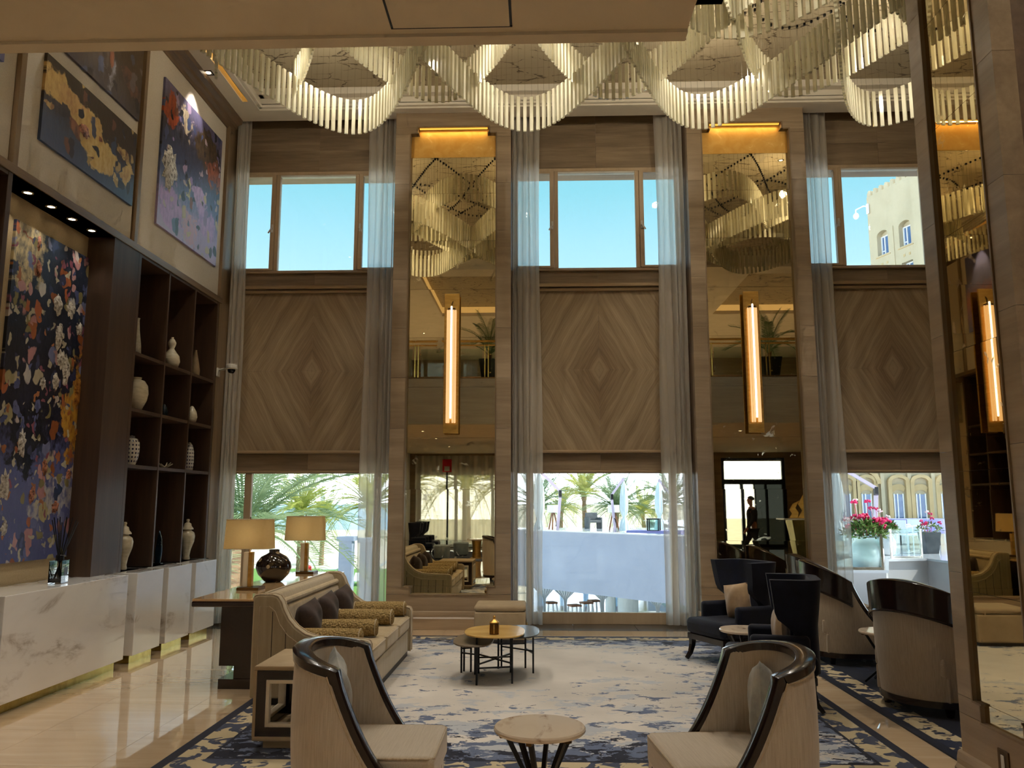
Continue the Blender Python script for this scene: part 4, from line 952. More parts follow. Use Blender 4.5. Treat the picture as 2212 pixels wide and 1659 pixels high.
def table_lamp(loc, label):
    r = empty('table_lamp', loc, 0, label, 'lamp', 'lamps with square shades on the console table')
    MB().box(-.075, .145, -.11, .11, 0, .028).build('base', 'bronze', r, smooth=0, bevel=.003)
    MB().box(-.045, .005, -.035, .035, .028, .37).build('alabaster_column', 'alabaster', r, smooth=0, bevel=.003)
    MB().box(.005, .045, -.03, .03, .028, .37).build('brass_column', 'brass', r, smooth=0, bevel=.002)
    MB().tube([(0, 0, .37), (0, 0, .70)], .006, 8).build('stem', 'brass', r)
    m = MB(); hw, hd, tw, td = .243, .14, .227, .13
    def se(a, rx, ry, z):
        c_, s_ = math.cos(a), math.sin(a); return (rx * abs(c_) ** .5 * (1 if c_ > 0 else -1), ry * abs(s_) ** .5 * (1 if s_ > 0 else -1), z)
    m.grid(lambda u, v: se(2 * PI * u, hw + (tw - hw) * v, hd + (td - hd) * v, .405 + .29 * v), 64, 5, cu=True)
    sh = m.build('shade', 'lamp_shade', r, smooth=60)
    MB().tube([se(2 * PI * k / 64, hw, hd, .405) for k in range(65)], .003, 5, False).tube([se(2 * PI * k / 64, tw, td, .695) for k in range(65)], .003, 5, False).build('shade_hem', 'piping', sh)
    MB().tube([(-tw, 0, .69), (tw, 0, .69)], .003, 6).tube([(0, 0, .69), (0, 0, .72)], .005, 6).build('finial', 'bronze', r)
    MB().ball((0, 0, .55), (.025, .025, .035), 10, 8).build('light_bulb', 'glow', r)
    point(r, (0, 0, .55), 2.4, WARM, .03)
    return r
table_lamp((-2.93, 8.27, .787), 'table lamp with square tan shade nearer to the camera')
table_lamp((-2.90, 10.15, .787), 'table lamp with square tan shade by the left window')
def inlay():
    t = NT('vase_inlay'); d = t.voro(t.co(), 13., 'F1'); c = t.sep(t.voro(t.co(), 13., 'F1', 'Color'))
    k = t.m_('MULTIPLY', t.m_('LESS_THAN', d, t.m_('ADD', .12, t.m_('MULTIPLY', c[1], .35))), t.m_('GREATER_THAN', c[0], .45))
    M['vase_inlay'] = t.end(t.bsdf(t.mix(k, (30, 20, 14), (166, 146, 112)), .08, 0, .6, None, .6))
inlay()
r = vase((-2.935, 9.08, .7875), prof((.08, 0), (.10, .012), (.165, .08), (.194, .155), (.185, .21), (.14, .27), (.075, .305), (.055, .318), (.058, .348), (.05, .35), (.045, .32), (.0005, .31)), 'vase_inlay', 'round black lacquer vase with pale spots between the lamps')

# side table at the sofa end -------------------------------------------------
r = empty('side_table', (-1.60, 5.98, .0), 0, 'cream cube side table with dark inlay beside the sofa', 'table')
w = .33; H0, H1 = .07, .555
for z0, z1, nm in ((H1 - .03, H1, 'top_board'), (H0, H0 + .03, 'bottom_board')): MB().box(-w, w, -w, w, z0, z1).build(nm, 'leather_tan', r, smooth=0, bevel=.008)
for sx in (-1, 1):
    for sy in (-1, 1):
        MB().box(*sorted((sx * w, sx * (w - .02))), *sorted((sy * w, sy * (w - .02))), H0 + .03, H1 - .03).build('corner_post', 'leather_tan', r, smooth=0)
for face in range(4):
    f = empty('side_frame'); f.parent = r; f.rotation_euler = (0, 0, face * PI / 2)
    a, b = w - .021, w - .085; y0, y1 = -w + .004, -w + .05
    MB().box(-a, -b, y0, y1, H0 + .031, H1 - .031).box(b, a, y0, y1, H0 + .031, H1 - .031).box(-b, b, y0, y1, H0 + .031, H0 + .09).box(-b, b, y0, y1, H1 - .09, H1 - .031).build('dark_inlay', 'espresso', f, smooth=0)
    c = b - .025
    MB().box(-b, -c, y0 - .006, y1, H0 + .09, H1 - .09).box(c, b, y0 - .006, y1, H0 + .09, H1 - .09).box(-c, c, y0 - .006, y1, H0 + .09, H0 + .115).box(-c, c, y0 - .006, y1, H1 - .115, H1 - .09).build('inner_frame', 'cream_plain', f, smooth=0, bevel=.004)
MB().box(-w + .06, w - .06, -w + .06, w - .06, .012, H0).build('plinth_base', 'leather_tan', r, smooth=0)

# tub chairs ---------------------------------------------------------
def tub_chair(loc, rz, label, R=.345, back=-.31, xb=-.09, xc=-.08, xf=.36, zb=.925, zc=.86, zf=.30, band=0., group='tub chairs'):
    root = empty('tub_chair', loc, rz, label, 'chair', group)
    side = [(xf + (xb - xf) * k / 26, -R) for k in range(27)]
    arc = [(xb - (xb - back) * math.sin(a), -R * math.cos(a)) for a in [PI * k / 30 for k in range(1, 30)]]
    plan = side + arc + [(x, -y) for x, y in side[::-1]]
    i = min(range(27), key=lambda k: abs(plan[k][0] - xc)); plan[i] = (xc, -R); plan[-1 - i] = (xc, R)
    def zt(x):
        if x > xc: return zf + (zc - zf) * ((xf - x) / (xf - xc)) ** 2.25
        return zc + (zb - zc) * ((xc - x) / (xc - back)) ** .9
    n = len(plan); N = []
    for k in range(n):
        p, q = plan[max(k - 1, 0)], plan[min(k + 1, n - 1)]; t = Vector((q[0] - p[0], q[1] - p[1], 0)).normalized(); N.append(Vector((-t.y, t.x, 0)))
    th = .035; z0 = .13
    def shell(sg, name):
        lev = 8
        def fn(u, v):
            k = min(round(u * (n - 1)), n - 1); x, y = plan[k]; top = zt(x) - .004
            zb_ = z0 if sg > 0 else .30
            z = zb_ + (max(top, zb_ + .005) - zb_) * v; bul = .018 * math.sin(PI * v) if sg > 0 else -.010 * math.sin(PI * v)
            o = N[k] * (sg * th + bul - (.02 * (1 - v) if sg > 0 else 0)); return (x + o.x, y + o.y, z)
        return MB().grid(fn, n, lev)
    sh = shell(1, 'o'); inn = shell(-1, 'i')
    cap = MB()
    for k in (0, n - 1):
        x, y = plan[k]; o = N[k] * th; z1 = zt(x)
        cap.add([(x + o.x, y + o.y, z0), (x - o.x, y - o.y, z0), (x - o.x, y - o.y, z1), (x + o.x, y + o.y, z1)], [(0, 1, 2, 3)])
    sh.add(cap.v, cap.f); sh.build('outer_shell', 'chair_fabric', root, smooth=50)
    inn.build('inner_back', 'chair_fabric', root, smooth=50)
    # swept wooden rim
    pts = [Vector((x, y, zt(x))) for x, y in plan]; rm = MB(); vs = []; ups = []
    for k, p in enumerate(pts):
        t = (pts[min(k + 1, n - 1)] - pts[max(k - 1, 0)]).normalized(); nn = N[k]; up = nn.cross(t); up = up if up.z > 0 or abs(up.z) < 1e-6 else -up
        ups.append(up.copy()); w_, h_ = .037, .022
        if abs(p.x - xc) < 1e-6: up = up * 1.25
        if p.x < xc: w_ = .037 + .010 * min(1, (xc - p.x) / .25)
        vs += [p + nn * w_ - up * h_, p + nn * (w_ + .003) + up * (h_ - .008), p + nn * (w_ - .01) + up * h_, p - nn * (w_ - .012) + up * h_, p - nn * (w_ - .002) + up * (h_ - .008), p - nn * (w_ - .004) - up * h_]
    m = 6; fs = [(k * m + j, k * m + (j + 1) % m, (k + 1) * m + (j + 1) % m, (k + 1) * m + j) for k in range(n - 1) for j in range(m)]
    fs += [tuple(range(m)), tuple((n - 1) * m + j for j in range(m))]
    rm.add(vs, fs).build('wooden_rim', 'espresso', root, smooth=40)
    if band:
        idx = [k for k in range(n) if plan[k][0] <= xc + 1e-6]
        def fb(u, v):
            k = idx[min(round(u * (len(idx) - 1)), len(idx) - 1)]; x, y = plan[k]; o = N[k] * (th + .030 + .012 * v)
            return (x + o.x, y + o.y, zt(x) + .015 - band * (1 - v))
        def fb2(u, v):
            p = fb(u, v); k = idx[min(round(u * (len(idx) - 1)), len(idx) - 1)]; o = N[k] * .03; return (p[0] - o.x, p[1] - o.y, p[2])
        bd = MB().grid(fb, len(idx), 5); bd.grid(fb2, len(idx), 5)
        bd.build('wooden_band', 'espresso', root, smooth=50)
        MB().tube([(plan[k][0] + N[k].x * (th + .036), plan[k][1] + N[k].y * (th + .036), zt(plan[k][0]) + .015 - band + .012) for k in idx], .010, 6).build('band_bead', 'espresso', root)
    else:
        MB().tube([tuple(pts[k] + N[k] * (th + .006) - ups[k] * .028) for k in range(2, n - 2)], .005, 5).build('piping', 'piping', root)
    # seat
    MB().box(back + .07, xf + .03, -R + .05, R - .05, .315, .47).build('seat_cushion', 'seat_fabric', root, bevel=.03, seg=4)
    MB().tube([(back + .2, -R + .055, .462), (xf, -R + .055, .46), (xf + .026, -R + .08, .458), (xf + .026, R - .08, .458), (xf, R - .055, .46), (back + .2, R - .055, .462)], .006, 6).build('piping', 'piping', root)
    MB().box(back + .1, xf + .0, -R + .04, R - .04, .13, .318).build('seat_apron', 'chair_fabric', root, bevel=.01)
    basep = [(x * .99, y * .99) for x, y in plan]
    MB().prism([(x + N[k].x * .028, y + N[k].y * .028) for k, (x, y) in enumerate(plan)], .085, .135, 'z').build('base_rail', 'espresso', root, smooth=30)
    for x, y in ((xf - .06, -R + .05), (xf - .06, R - .05), (back + .16, -R + .09), (back + .16, R - .09)):
        MB().taper((x, y), (.018, .018), (.028, .028), .0125 if loc[1] > 5.2 else .0, .086).build('leg', 'espresso', root, smooth=0)
    return root
tub_chair((-.885, 4.28, 0), 0., 'beige tub chair with dark curved rim at the lower left', group='beige tub chairs facing each other')
tub_chair((.97, 4.20, 0), PI + .10, 'beige tub chair with dark curved rim at the lower right', group='beige tub chairs facing each other')
pillow((-1.03, 4.26, .665), (0, math.radians(-12), PI / 2 + .35), .40, .40, .13, 'grey_satin', 'silver satin cushion in the lower left tub chair', group='satin cushions')
pillow((1.10, 4.22, .665), (0, math.radians(12), PI / 2 - .3), .40, .40, .13, 'grey_satin', 'silver satin cushion in the lower right tub chair', group='satin cushions')
BD = dict(R=.37, back=-.36, xb=-.04, xc=-.02, xf=.42, zb=1.02, zc=.83, zf=.36, band=.25, group='round-backed chairs with dark wooden bands')
tub_chair((3.22, 9.0, 0), -.05, 'tub chair with dark band right behind the navy wing chairs', **BD)
tub_chair((3.42, 10.05, 0), -.05, 'tub chair with dark band nearest the right pillar', **BD)
tub_chair((3.20, 6.98, 0), .50, 'tub chair with wide dark band seen from behind, by the stone column', **BD)

# wing chairs ---------------------------------------------------------
def wing_chair(loc, rz, label, group='navy velvet wing chairs'):
    root = empty('wing_chair', loc, rz, label, 'chair', group)
    R = .272; back = -.34
    def xfront(z):
        t = (z - .40) / .64
        s_ = min(1, max(0, (t - .30) / .26)); s_ = s_ * s_ * (3 - 2 * s_); return -.19 + .15 * s_ + .03 * max(0, t - .6) / .4
    def surf(sg):
        def fn(u, v):
            z = .30 + .735 * v; a = (2 * u - 1)
            fl = .035 * max(0, v - .5) / .5
            Rr = R + fl - .03 * math.exp(-((v - .45) / .2) ** 2); bk = back - fl * 1.0
            xf_ = xfront(z); L = .13
            # rounded-rectangle plan: side, corner, back
            w = abs(a)
            if w > .62: q = (w - .62) / .38; x = (bk + L) + (xf_ - bk - L) * q; y = Rr
            elif w > .36: q = (w - .36) / .26 * PI / 2; x = bk + L - L * math.cos(q); y = Rr - L + L * math.sin(q)
            else: x = bk; y = (Rr - L) * w / .36
            nx, ny = (0, 1) if w > .62 else ((-math.cos((w - .36) / .26 * PI / 2), math.sin((w - .36) / .26 * PI / 2)) if w > .36 else (-1, 0))
            th = .042 * (1 - .0 * v)
            x += nx * sg * th; y += ny * sg * th
            return (x, y * (1 if a > 0 else -1), z - (.012 if sg < 0 else 0) * 0)
        return fn
    nu, nv = 61, 15
    f1, f2 = surf(1), surf(-1); m = MB().grid(f1, nu, nv); m.grid(f2, nu, nv)
    b = nu * nv
    for k in range(nu - 1): m.f.append((k * nv + nv - 1, (k + 1) * nv + nv - 1, b + (k + 1) * nv + nv - 1, b + k * nv + nv - 1))
    for j in range(nv - 1):
        m.f.append((j, j + 1, b + j + 1, b + j)); e = (nu - 1) * nv; m.f.append((e + j, e + j + 1, b + e + j + 1, b + e + j))
    o = m.build('winged_back', 'navy_velvet', root, smooth=50, bevel=.016, seg=3)
    MB().box(-.36, .36, -.325, .325, .285, .445).build('seat', 'navy_velvet', root, bevel=.05, seg=4)
    for s in (-1, 1): MB().box(-.30, .16, *sorted((s * .245, s * .335)), .40, .60).build('arm', 'navy_velvet', root, bevel=.035, seg=4)
    MB().box(-.34, .345, -.31, .31, .225, .287).build('seat_rail', 'espresso', root, smooth=0, bevel=.006)
    for s in (-1, 1):
        for fr, x in ((1, .30), (-1, -.30)):
            pts = [(x, s * .28, .24), (x + fr * .005, s * .282, .16), (x + fr * .03, s * .285, .08), (x + fr * .075, s * .29, .022)]
            m2 = MB().tube(pts, [.040, .034, .027, .022], 4); m2.build('leg', 'espresso', root, smooth=0)
    return root
wing_chair((2.02, 8.85, 0), PI + .42, 'navy velvet wing chair with gold cushion facing the rug')
wing_chair((1.92, 7.08, 0), PI - .22, 'navy velvet wing chair seen from its side, nearer the camera')
pillow((2.10, 8.88, .62), (math.radians(0), math.radians(10), PI / 2 + .42 + .12), .36, .36, .13, 'gold_velvet', 'gold square cushion leaning in the far navy chair', group='gold cushions')
pillow((2.02, 7.08, .62), (0, math.radians(10), PI / 2 - .22), .36, .36, .13, 'gold_velvet', 'gold cushion mostly hidden in the nearer navy chair', group='gold cushions')

# marble tables ---------------------------------------------------------
def marble_table(loc, label, rz=0., r0=.235, h=.52, mat='marble_beige'):
    root = empty('marble_side_table', loc, rz, label, 'table', 'round marble side tables')
    MB().lathe([(.0005, h - .026), (r0 - .008, h - .026), (r0, h - .018), (r0, h - .008), (r0 - .006, h), (.0005, h)], 48).build('tabletop', mat, root, smooth=30)
    for k in range(6):
        a = k * PI / 3 + .26; c, s = math.cos(a), math.sin(a)
        MB().tube([(c * (r0 - .06), s * (r0 - .06), h - .03), (c * .03, s * .03, .20), (c * .02, s * .02, .18), (c * .20, s * .20, .005 if loc[1] < 5 else .016)], [.017, .014, .014, .011], 4).build('leg', 'black_metal', root, smooth=0)
        MB().box(-.02, .02, -.014, .014, h - .045, h - .026).xf(Matrix.Translation((c * (r0 - .045), s * (r0 - .045), 0)) @ Matrix.Rotation(a, 4, 'Z')).build('bracket', 'bronze', root, smooth=0)
    MB().lathe([(.0005, .165), (.04, .165), (.045, .19), (.04, .215), (.0005, .215)], 12).build('hub', 'black_metal', root)
    return root
marble_table((0., 4.36, 0), 'round marble side table between the two front tub chairs')
marble_table((1.93, 7.93, 0), 'round marble side table between the navy wing chairs', .3, h=.48)
marble_table((3.20, 7.85, 0), 'round marble side table among the banded chairs', .5, h=.48)

# nest of three coffee tables -------------------------------------------------
def oval_table(loc, rx, ry, h, mat, legs, label, rz=0., rungs=()):
    root = empty('coffee_table', loc, rz, label, 'table', 'nest of three thin-legged coffee tables')
    n = 40; pl = []
    for k in range(n):
        a = 2 * PI * k / n; e = 2 / 2.5
        c, s = math.cos(a), math.sin(a); pl.append((rx * abs(c) ** e * (1 if c > 0 else -1), ry * abs(s) ** e * (1 if s > 0 else -1) * (1 + .10 * c)))
    MB().prism(pl, h - .014, h, 'z').build('tabletop', mat, root, smooth=30, bevel=.004)
    for (x, y) in legs: MB().box(x - .009, x + .009, y - .009, y + .009, .0125, h - .014).build('leg', 'black_metal', root, smooth=0)
    for (p, q, z) in rungs: MB().bar((*p, z), (*q, z + .0), .013).build('stretcher', 'black_metal', root)
    return root
M['top_tan'] = plain('top_tan', (214, 172, 96), (190, 148, 78), 3., (1, 4, 1), .2)
M['top_dark'] = plain('top_dark', (64, 62, 58), (50, 48, 46), 4., rough=.2)
M['top_taupe'] = plain('top_taupe', (120, 104, 84), (104, 90, 72), 4., rough=.35)
lt = [(-.15, -.27), (.17, -.19), (-.17, .25), (.14, .30)]
oval_table((-.42, 7.92, 0), .285, .37, .45, 'top_tan', lt, 'tan oval coffee table on thin black legs, front one of the nest', 0., [(lt[0], lt[1], .16), (lt[0], lt[3], .19), (lt[2], lt[1], .19), (lt[2], lt[3], .16)])
l2 = [(.16, .05), (.10, .36), (-.14, .30), (-.10, -.05)]
oval_table((-.22, 8.10, 0), .22, .38, .425, 'top_dark', [(l2[0][0], .09), (.08, .34), (-.16, .34), (-.19, .30)], 'dark oval coffee table on thin black legs, right one of the nest', 0., [((.16, .09), (-.16, .34), .22), ((.08, .34), (-.19, .30), .25), ((.16, .09), (.08, .34), .2)])
oval_table((-.62, 7.93, 0), .19, .37, .37, 'top_taupe', [(-.14, .26), (-.05, .30), (.0, .18), (-.12, .33)], 'low taupe oval coffee table, left one of the nest', 0., [((-.14, .26), (.0, .18), .2), ((-.05, .30), (-.14, .26), .24)])
r = empty('candle_lantern', (-.415, 7.72, .4505), 0, 'small bronze candle lantern on the tan coffee table', 'lantern')
MB().lathe([(.0005, 0), (.042, 0), (.044, .006), (.044, .095), (.040, .10), (.0005, .10)], 20).build('cup', 'bronze', r)
MB().lathe([(.046, .1), (.046, .108), (.012, .135), (.01, .145), (.015, .155), (.008, .165), (.0005, .168)], 20).build('lid', 'brass', r)
for k in range(6):
    a = k * PI / 3; MB().box(-.004, .004, -.0485, -.0435, .01, .09).xf(Matrix.Rotation(a, 4, 'Z')).build('rib', 'brass', r, smooth=0)

# ottoman ---------------------------------------------------------
r = empty('ottoman', (-.465, 10.13, .0), 0, 'cube-shaped tan leather ottoman with stitched lid before the pillar', 'ottoman')
MB().box(-.305, .305, -.27, .27, .05, .37).build('body', 'leather_tan', r, bevel=.02, seg=3)
MB().box(-.307, .307, -.272, .272, .372, .445).build('lid_cushion', 'leather_tan', r, bevel=.035, seg=4)
MB().box(-.285, .285, -.25, .25, .0125, .05).build('base', 'espresso', r, smooth=0)
MB().box(.305, .312, -.07, .07, .10, .26).build('handle_plate', 'bronze', r, smooth=0)
MB().tube([(.318, .025 * math.cos(a * PI / 8), .19 + .025 * math.sin(a * PI / 8)) for a in range(17)], .004, 6, False).build('ring_pull', 'brass', r)
# ================================================================== outdoors
GZ = -3.3
M['sand'] = plain('sand', (232, 220, 196), (216, 202, 176), 1.5, rough=.95)
M['grass'] = plain('grass', (110, 150, 60), (84, 126, 44), 4., rough=.95, bump=.3)
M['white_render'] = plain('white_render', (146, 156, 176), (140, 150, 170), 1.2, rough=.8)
M['white_tile'] = plain('white_tile', (190, 194, 198), (180, 184, 190), 1.4, rough=.12)
M['cream_render'] = plain('cream_render', (186, 173, 146), (178, 165, 138), 1.0, rough=.9)
M['pale_render'] = plain('pale_render', (168, 168, 168), (162, 162, 164), 1.0, rough=.9)
M['cream_trim'] = plain('cream_trim', (190, 166, 124), (180, 156, 114), 1.0, rough=.9)
M['sea'] = plain('sea', (40, 130, 170), (60, 160, 190), .4, (1, 6, 1), .3)
def leafmat(name, c1, c2):
    t = NT(name); c = t.ramp(t.noise(t.co(), 3., 4), [(.35, c1), (.65, c2)]); d = t.n('BsdfDiffuse'); l = t.n('BsdfTranslucent'); a = t.n('MixShader'); a.inputs[0].default_value = .4
    t.put(d.inputs[0], c); t.put(l.inputs[0], c); t.put(a.inputs[1], d.outputs[0]); t.put(a.inputs[2], l.outputs[0]); M[name] = t.end(a.outputs[0])
leafmat('palm_green', (150, 166, 128), (116, 138, 100))
leafmat('palm_yellow', (200, 196, 116), (160, 170, 92))
M['palm_trunk'] = plain('palm_trunk', (150, 120, 88), (104, 80, 56), 5., (1, 1, 5), .9, bump=.5)
M['pot_white'] = plain('pot_white', (236, 238, 240), (226, 230, 234), 3., rough=.35)
M['leaf_green'] = plain('leaf_green', (104, 132, 56), (74, 102, 40), 6., rough=.6)
M['petal_pink'] = plain('petal_pink', (226, 40, 110), (196, 20, 84), 6., rough=.6)
M['petal_white'] = plain('petal_white', (236, 230, 232), (230, 190, 206), 6., rough=.6)
M['pink_paint'] = plain('pink_paint', (206, 186, 204), (196, 176, 196), 3., rough=.4)
M['parasol_cloth'] = plain('parasol_cloth', (222, 232, 232), (206, 218, 220), 3., (4, 4, .5), .9)
M['lavender_cloth'] = plain('lavender_cloth', (150, 150, 206), (138, 138, 194), 2., rough=.9)
M['steel_blue_glass'] = plain('steel_blue_glass', (66, 96, 140), (90, 120, 160), 1.2, rough=.05)
M['drape_blue'] = plain('drape_blue', (224, 234, 240), (206, 220, 230), 8., (6, 6, .4), .9)
M['teak'] = plain('teak', (140, 88, 54), (112, 68, 40), 6., (6, 6, .6), .6)
M['dark_stone'] = plain('dark_stone', (96, 98, 100), (76, 78, 80), 4., rough=.8)
M['skin'] = plain('skin', (150, 104, 80), (140, 96, 74), 6., rough=.6)
M['suit_black'] = plain('suit_black', (18, 18, 22), (12, 12, 16), 20., rough=.8)
M['shirt_white'] = plain('shirt_white', (220, 220, 220), (206, 206, 208), 10., rough=.8)
M['red_cloth'] = plain('red_cloth', (206, 40, 50), (180, 30, 40), 10., rough=.9)

M['pool_water'] = plain('pool_water', (60, 122, 168), (90, 150, 190), 2., (1, 3, 1), .1)
tag(MB().box(-90, 90, 11.98, 150, GZ - .5, GZ).build('ground', 'sand', smooth=0), 'pale sunlit sand and paving', kind='structure')
tag(MB().box(-900, 900, 150, 2500, GZ - 1.4, GZ - .6).build('sea', 'sea', smooth=0), 'blue sea out to the horizon', kind='structure')
tag(MB().box(-30, -5, 38, 62, GZ, GZ + .03).build('lawn', 'grass', smooth=0), 'strip of green lawn', kind='structure')
tag(MB().box(2.6, 12, 35.5, 37.2, GZ, GZ + .03).build('lawn', 'grass', smooth=0), 'strip of lawn below the terrace', kind='structure')
tag(MB().box(-.6, 6, 38, 49, GZ, GZ + .04).build('pool', 'pool_water', smooth=0), 'blue pool below the terrace', kind='structure')
tag(MB().box(-3, 6.5, 26.5, 34, GZ, -2.7).build('lower_paving', 'white_tile', smooth=0), 'pale paving under the terrace', kind='structure')
tag(MB().prism([(-22, 149), (900, 149), (900, 2400), (-330, 2400)], GZ - .8, GZ - .4, 'z').build('beach', 'sand', smooth=0), 'bright far beach right of the sea', kind='structure')

# palms ---------------------------------------------------------
def frond_mesh(L, droop, nl, seed, wl=.42):
    rng = random.Random(seed); m = MB(); pts = []
    for k in range(9):
        t = k / 8; pts.append(Vector((L * (t - .10 * t * t * droop), 0, L * (.30 * t - droop * .55 * t * t))))
    m.tube(pts, [.022 * (1 - .8 * k / 8) * L / 2.4 + .002 for k in range(9)], 5)
    def at(t):
        f = t * 8; i = min(int(f), 7); return pts[i].lerp(pts[i + 1], f - i)
    for k in range(nl):
        t = .14 + .86 * k / (nl - 1); p = at(t); ll = wl * L / 2.4 * (1 - .62 * abs(t - .42) ** 1.2 * 1.5) * rng.uniform(.85, 1.12)
        ll = max(ll, .10 * L / 2.4)
        for s in (-1, 1):
            d = Vector((.62, s * 1., .30 + rng.uniform(-.12, .12) - .35 * t)).normalized(); q = p + d * ll * .6 + Vector((0, 0, 0)); e = p + d * ll + Vector((0, 0, -.16 * ll))
            w = Vector((.010, 0, .004)) * (L / 2.4) * .72
            m.add([p - w, p + w, q + w * 1.2, q - w * 1.2, e], [(0, 1, 2, 3), (3, 2, 4)])
    return m
FR = {}
def fronds(L, mat):
    key = (round(L, 2), mat)
    if key not in FR:
        FR[key] = []
        for k, dr in enumerate((.25, .7, 1.15, 1.6)):
            me = frond_mesh(L, dr, 40 if L < 2.8 else 58, k + 3); o = me.build('palm_frond', mat, None, smooth=0); FR[key].append(o)
    return FR[key]
used = set()
def palm(x, y, h, L, n, mat, label, group='palm trees outside', tr=.16, z=GZ, rng=None, aim=None):
    rng = random.Random(int(x * 100 + y * 7)); root = empty('palm_tree', (x, y, z), 0, label, 'palm tree', group)
    lean = rng.uniform(-.25, .25)
    pts = [(lean * (k / 10) ** 2, 0, h * k / 10) for k in range(11)]
    m = MB()
    prof_r = []
    zz = []
    for k in range(41):
        t = k / 40; zz.append((lean * t * t, 0, h * t)); prof_r.append(tr * (1.25 - .35 * t) * (1 + .10 * (k % 2)) * (1.35 if t > .93 else 1))
    m.tube(zz, prof_r, 10).build('trunk', 'palm_trunk', root, smooth=30)
    fm = fronds(L, mat)
    for k in range(n):
        a = 2 * PI * k * .381966 + rng.uniform(-.2, .2); t = k / n
        src = fm[min(3, int(t * 4))]; el = math.radians(62 - 70 * t + rng.uniform(-6, 6))
        rot = (0, -el, a)
        sc = rng.uniform(.88, 1.08)
        if src.name not in used:
            used.add(src.name); o = src; o.parent = root; o.location = (lean, 0, h); o.rotation_euler = rot; o.scale = (sc,) * 3
        else: link_copy(src, root, (lean, 0, h), rot, sc)
    return root
palm(-5.75, 15.2, 4.35, 2.9, 28, 'palm_green', 'large date palm close outside the left window')
palm(-14.6, 50, 4.4, 3.2, 39, 'palm_yellow', 'sunlit palm behind the table lamps, near the sea')
palm(-8.4, 40, 4.7, 2.9, 39, 'palm_yellow', 'sunlit palm at the right side of the left window')
palm(3.37, 60, 5.5, 3.1, 42, 'palm_yellow', 'tall sunlit palm left of centre in the middle window')
palm(5.1, 56, 4.5, 2.9, 45, 'palm_green', 'full green palm in the centre of the middle window')
palm(1.9, 72, 4.3, 2.9, 36, 'palm_yellow', 'distant sunlit palm behind the left parasol arm')
palm(9.3, 72, 4.0, 3.0, 36, 'palm_yellow', 'distant sunlit palm between the two closed parasols')
palm(.1, 46, 4.6, 2.7, 36, 'palm_green', 'green palm behind the pink parasol arm')
palm(9.6, 60, 4.9, 2.9, 36, 'palm_green', 'green palm at the right side of the middle window')
palm(-17.5, 66, 3.6, 3.0, 33, 'palm_green', 'dark palm far behind the near lamp')

# raised terrace seen through the middle window -----------------------------------------
d = Vector((3.2, -3.62, 0)).normalized(); nrm = Vector((-d.y, d.x, 0)) * -1
if nrm.y < 0: nrm = -nrm
A = Vector((.085, 25, 0)) - d * 2.2; B = Vector((3.25, 21.4, 0)) + d * 3.6
ter = empty('terrace_wall', (A.x, A.y, 0), math.atan2(d.y, d.x), kind='structure'); tag(ter, 'white rendered terrace wall sloping past the middle window')
LT = (B - A).length
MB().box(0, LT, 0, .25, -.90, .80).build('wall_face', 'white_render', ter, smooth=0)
MB().box(0, LT, -.03, .35, .80, .83).build('coping', 'white_tile', ter, smooth=0)
dk = MB().prism([(A.x + .3, A.y + .3), (B.x + .3, B.y + .3), (7.5, 40), (-3, 40)], .30, .45, 'z').build('terrace_deck', 'white_tile', smooth=0); tag(dk, 'white paved deck behind the terrace wall', kind='structure')
for k, (x, y, rr) in enumerate([(2.5, 29.2, .18), (3.08, 29.0, .36)]):
    q = empty('round_column', (x, y, GZ), 0, ['slim white column under the terrace', 'thick white column under the terrace'][k], 'column')
    MB().lathe([(rr, .1), (rr, 3.55)], 28).build('shaft', 'parasol_cloth', q); MB().lathe([(.0005, 0), (rr + .06, 0), (rr + .06, .1), (.0005, .1)], 28).build('base', 'parasol_cloth', q)

def drape(loc, w, h, label):
    """tied-back curtain: wide on top, pinched, loose tail"""
    def fn(u, v):
        a = 2 * u - 1; z = h * (1 - v)
        k = 1 - v / .22 if v < .22 else (v - .22) / .78 * .42
        k = max(.10, k ** 1.2 if v < .22 else k)
        return (a * w / 2 * k, .05 * math.sin(a * 22) * (.4 + k), z)
    o = MB().grid(fn, 60, 18).build('tied_drape', 'drape_blue', smooth=180); o.location = loc
    return tag(o, label, 'curtain', 'tied drapes under the terrace')
drape((.86, 27.3, -3.2), .95, 2.1, 'pale tied drape under the terrace wall, left of centre')
drape((2.06, 27.2, -3.2), 1.1, 2.1, 'pale blue tied drape under the terrace wall, in the centre')
drape((3.62, 25.6, -3.2), 1.1, 2.1, 'blue-grey tied drape under the terrace wall, at the right')
drape((.18, 27.6, -3.2), .8, 2.1, 'blue tied drape under the terrace wall at the left')
def stool(loc, label):
    r = empty('bar_stool', loc, .4, label, 'stool', 'bar stools under the terrace')
    MB().box(-.2, .2, -.2, .2, .72, .78).build('seat', 'teak', r, smooth=0, bevel=.01)
    for sx in (-1, 1):
        for sy in (-1, 1): MB().bar((sx * .22, sy * .22, 0), (sx * .16, sy * .16, .72), .05).build('leg', 'pot_white', r)
    for s in (-1, 1): MB().bar((-.2, s * .2, .3), (.2, s * .2, .3), .03).build('rung', 'pot_white', r)
    return r
for k, (x, y) in enumerate([(1.25, 29.6), (1.72, 30.4), (2.05, 31.0), (.42, 30.4)]):
    stool((x, y, -2.7), ['white bar stool under the terrace, left of the pale drape', 'white bar stool with dark seat under the terrace', 'white bar stool beside the central tied drape', 'white bar stool at the far left under the terrace'][k])

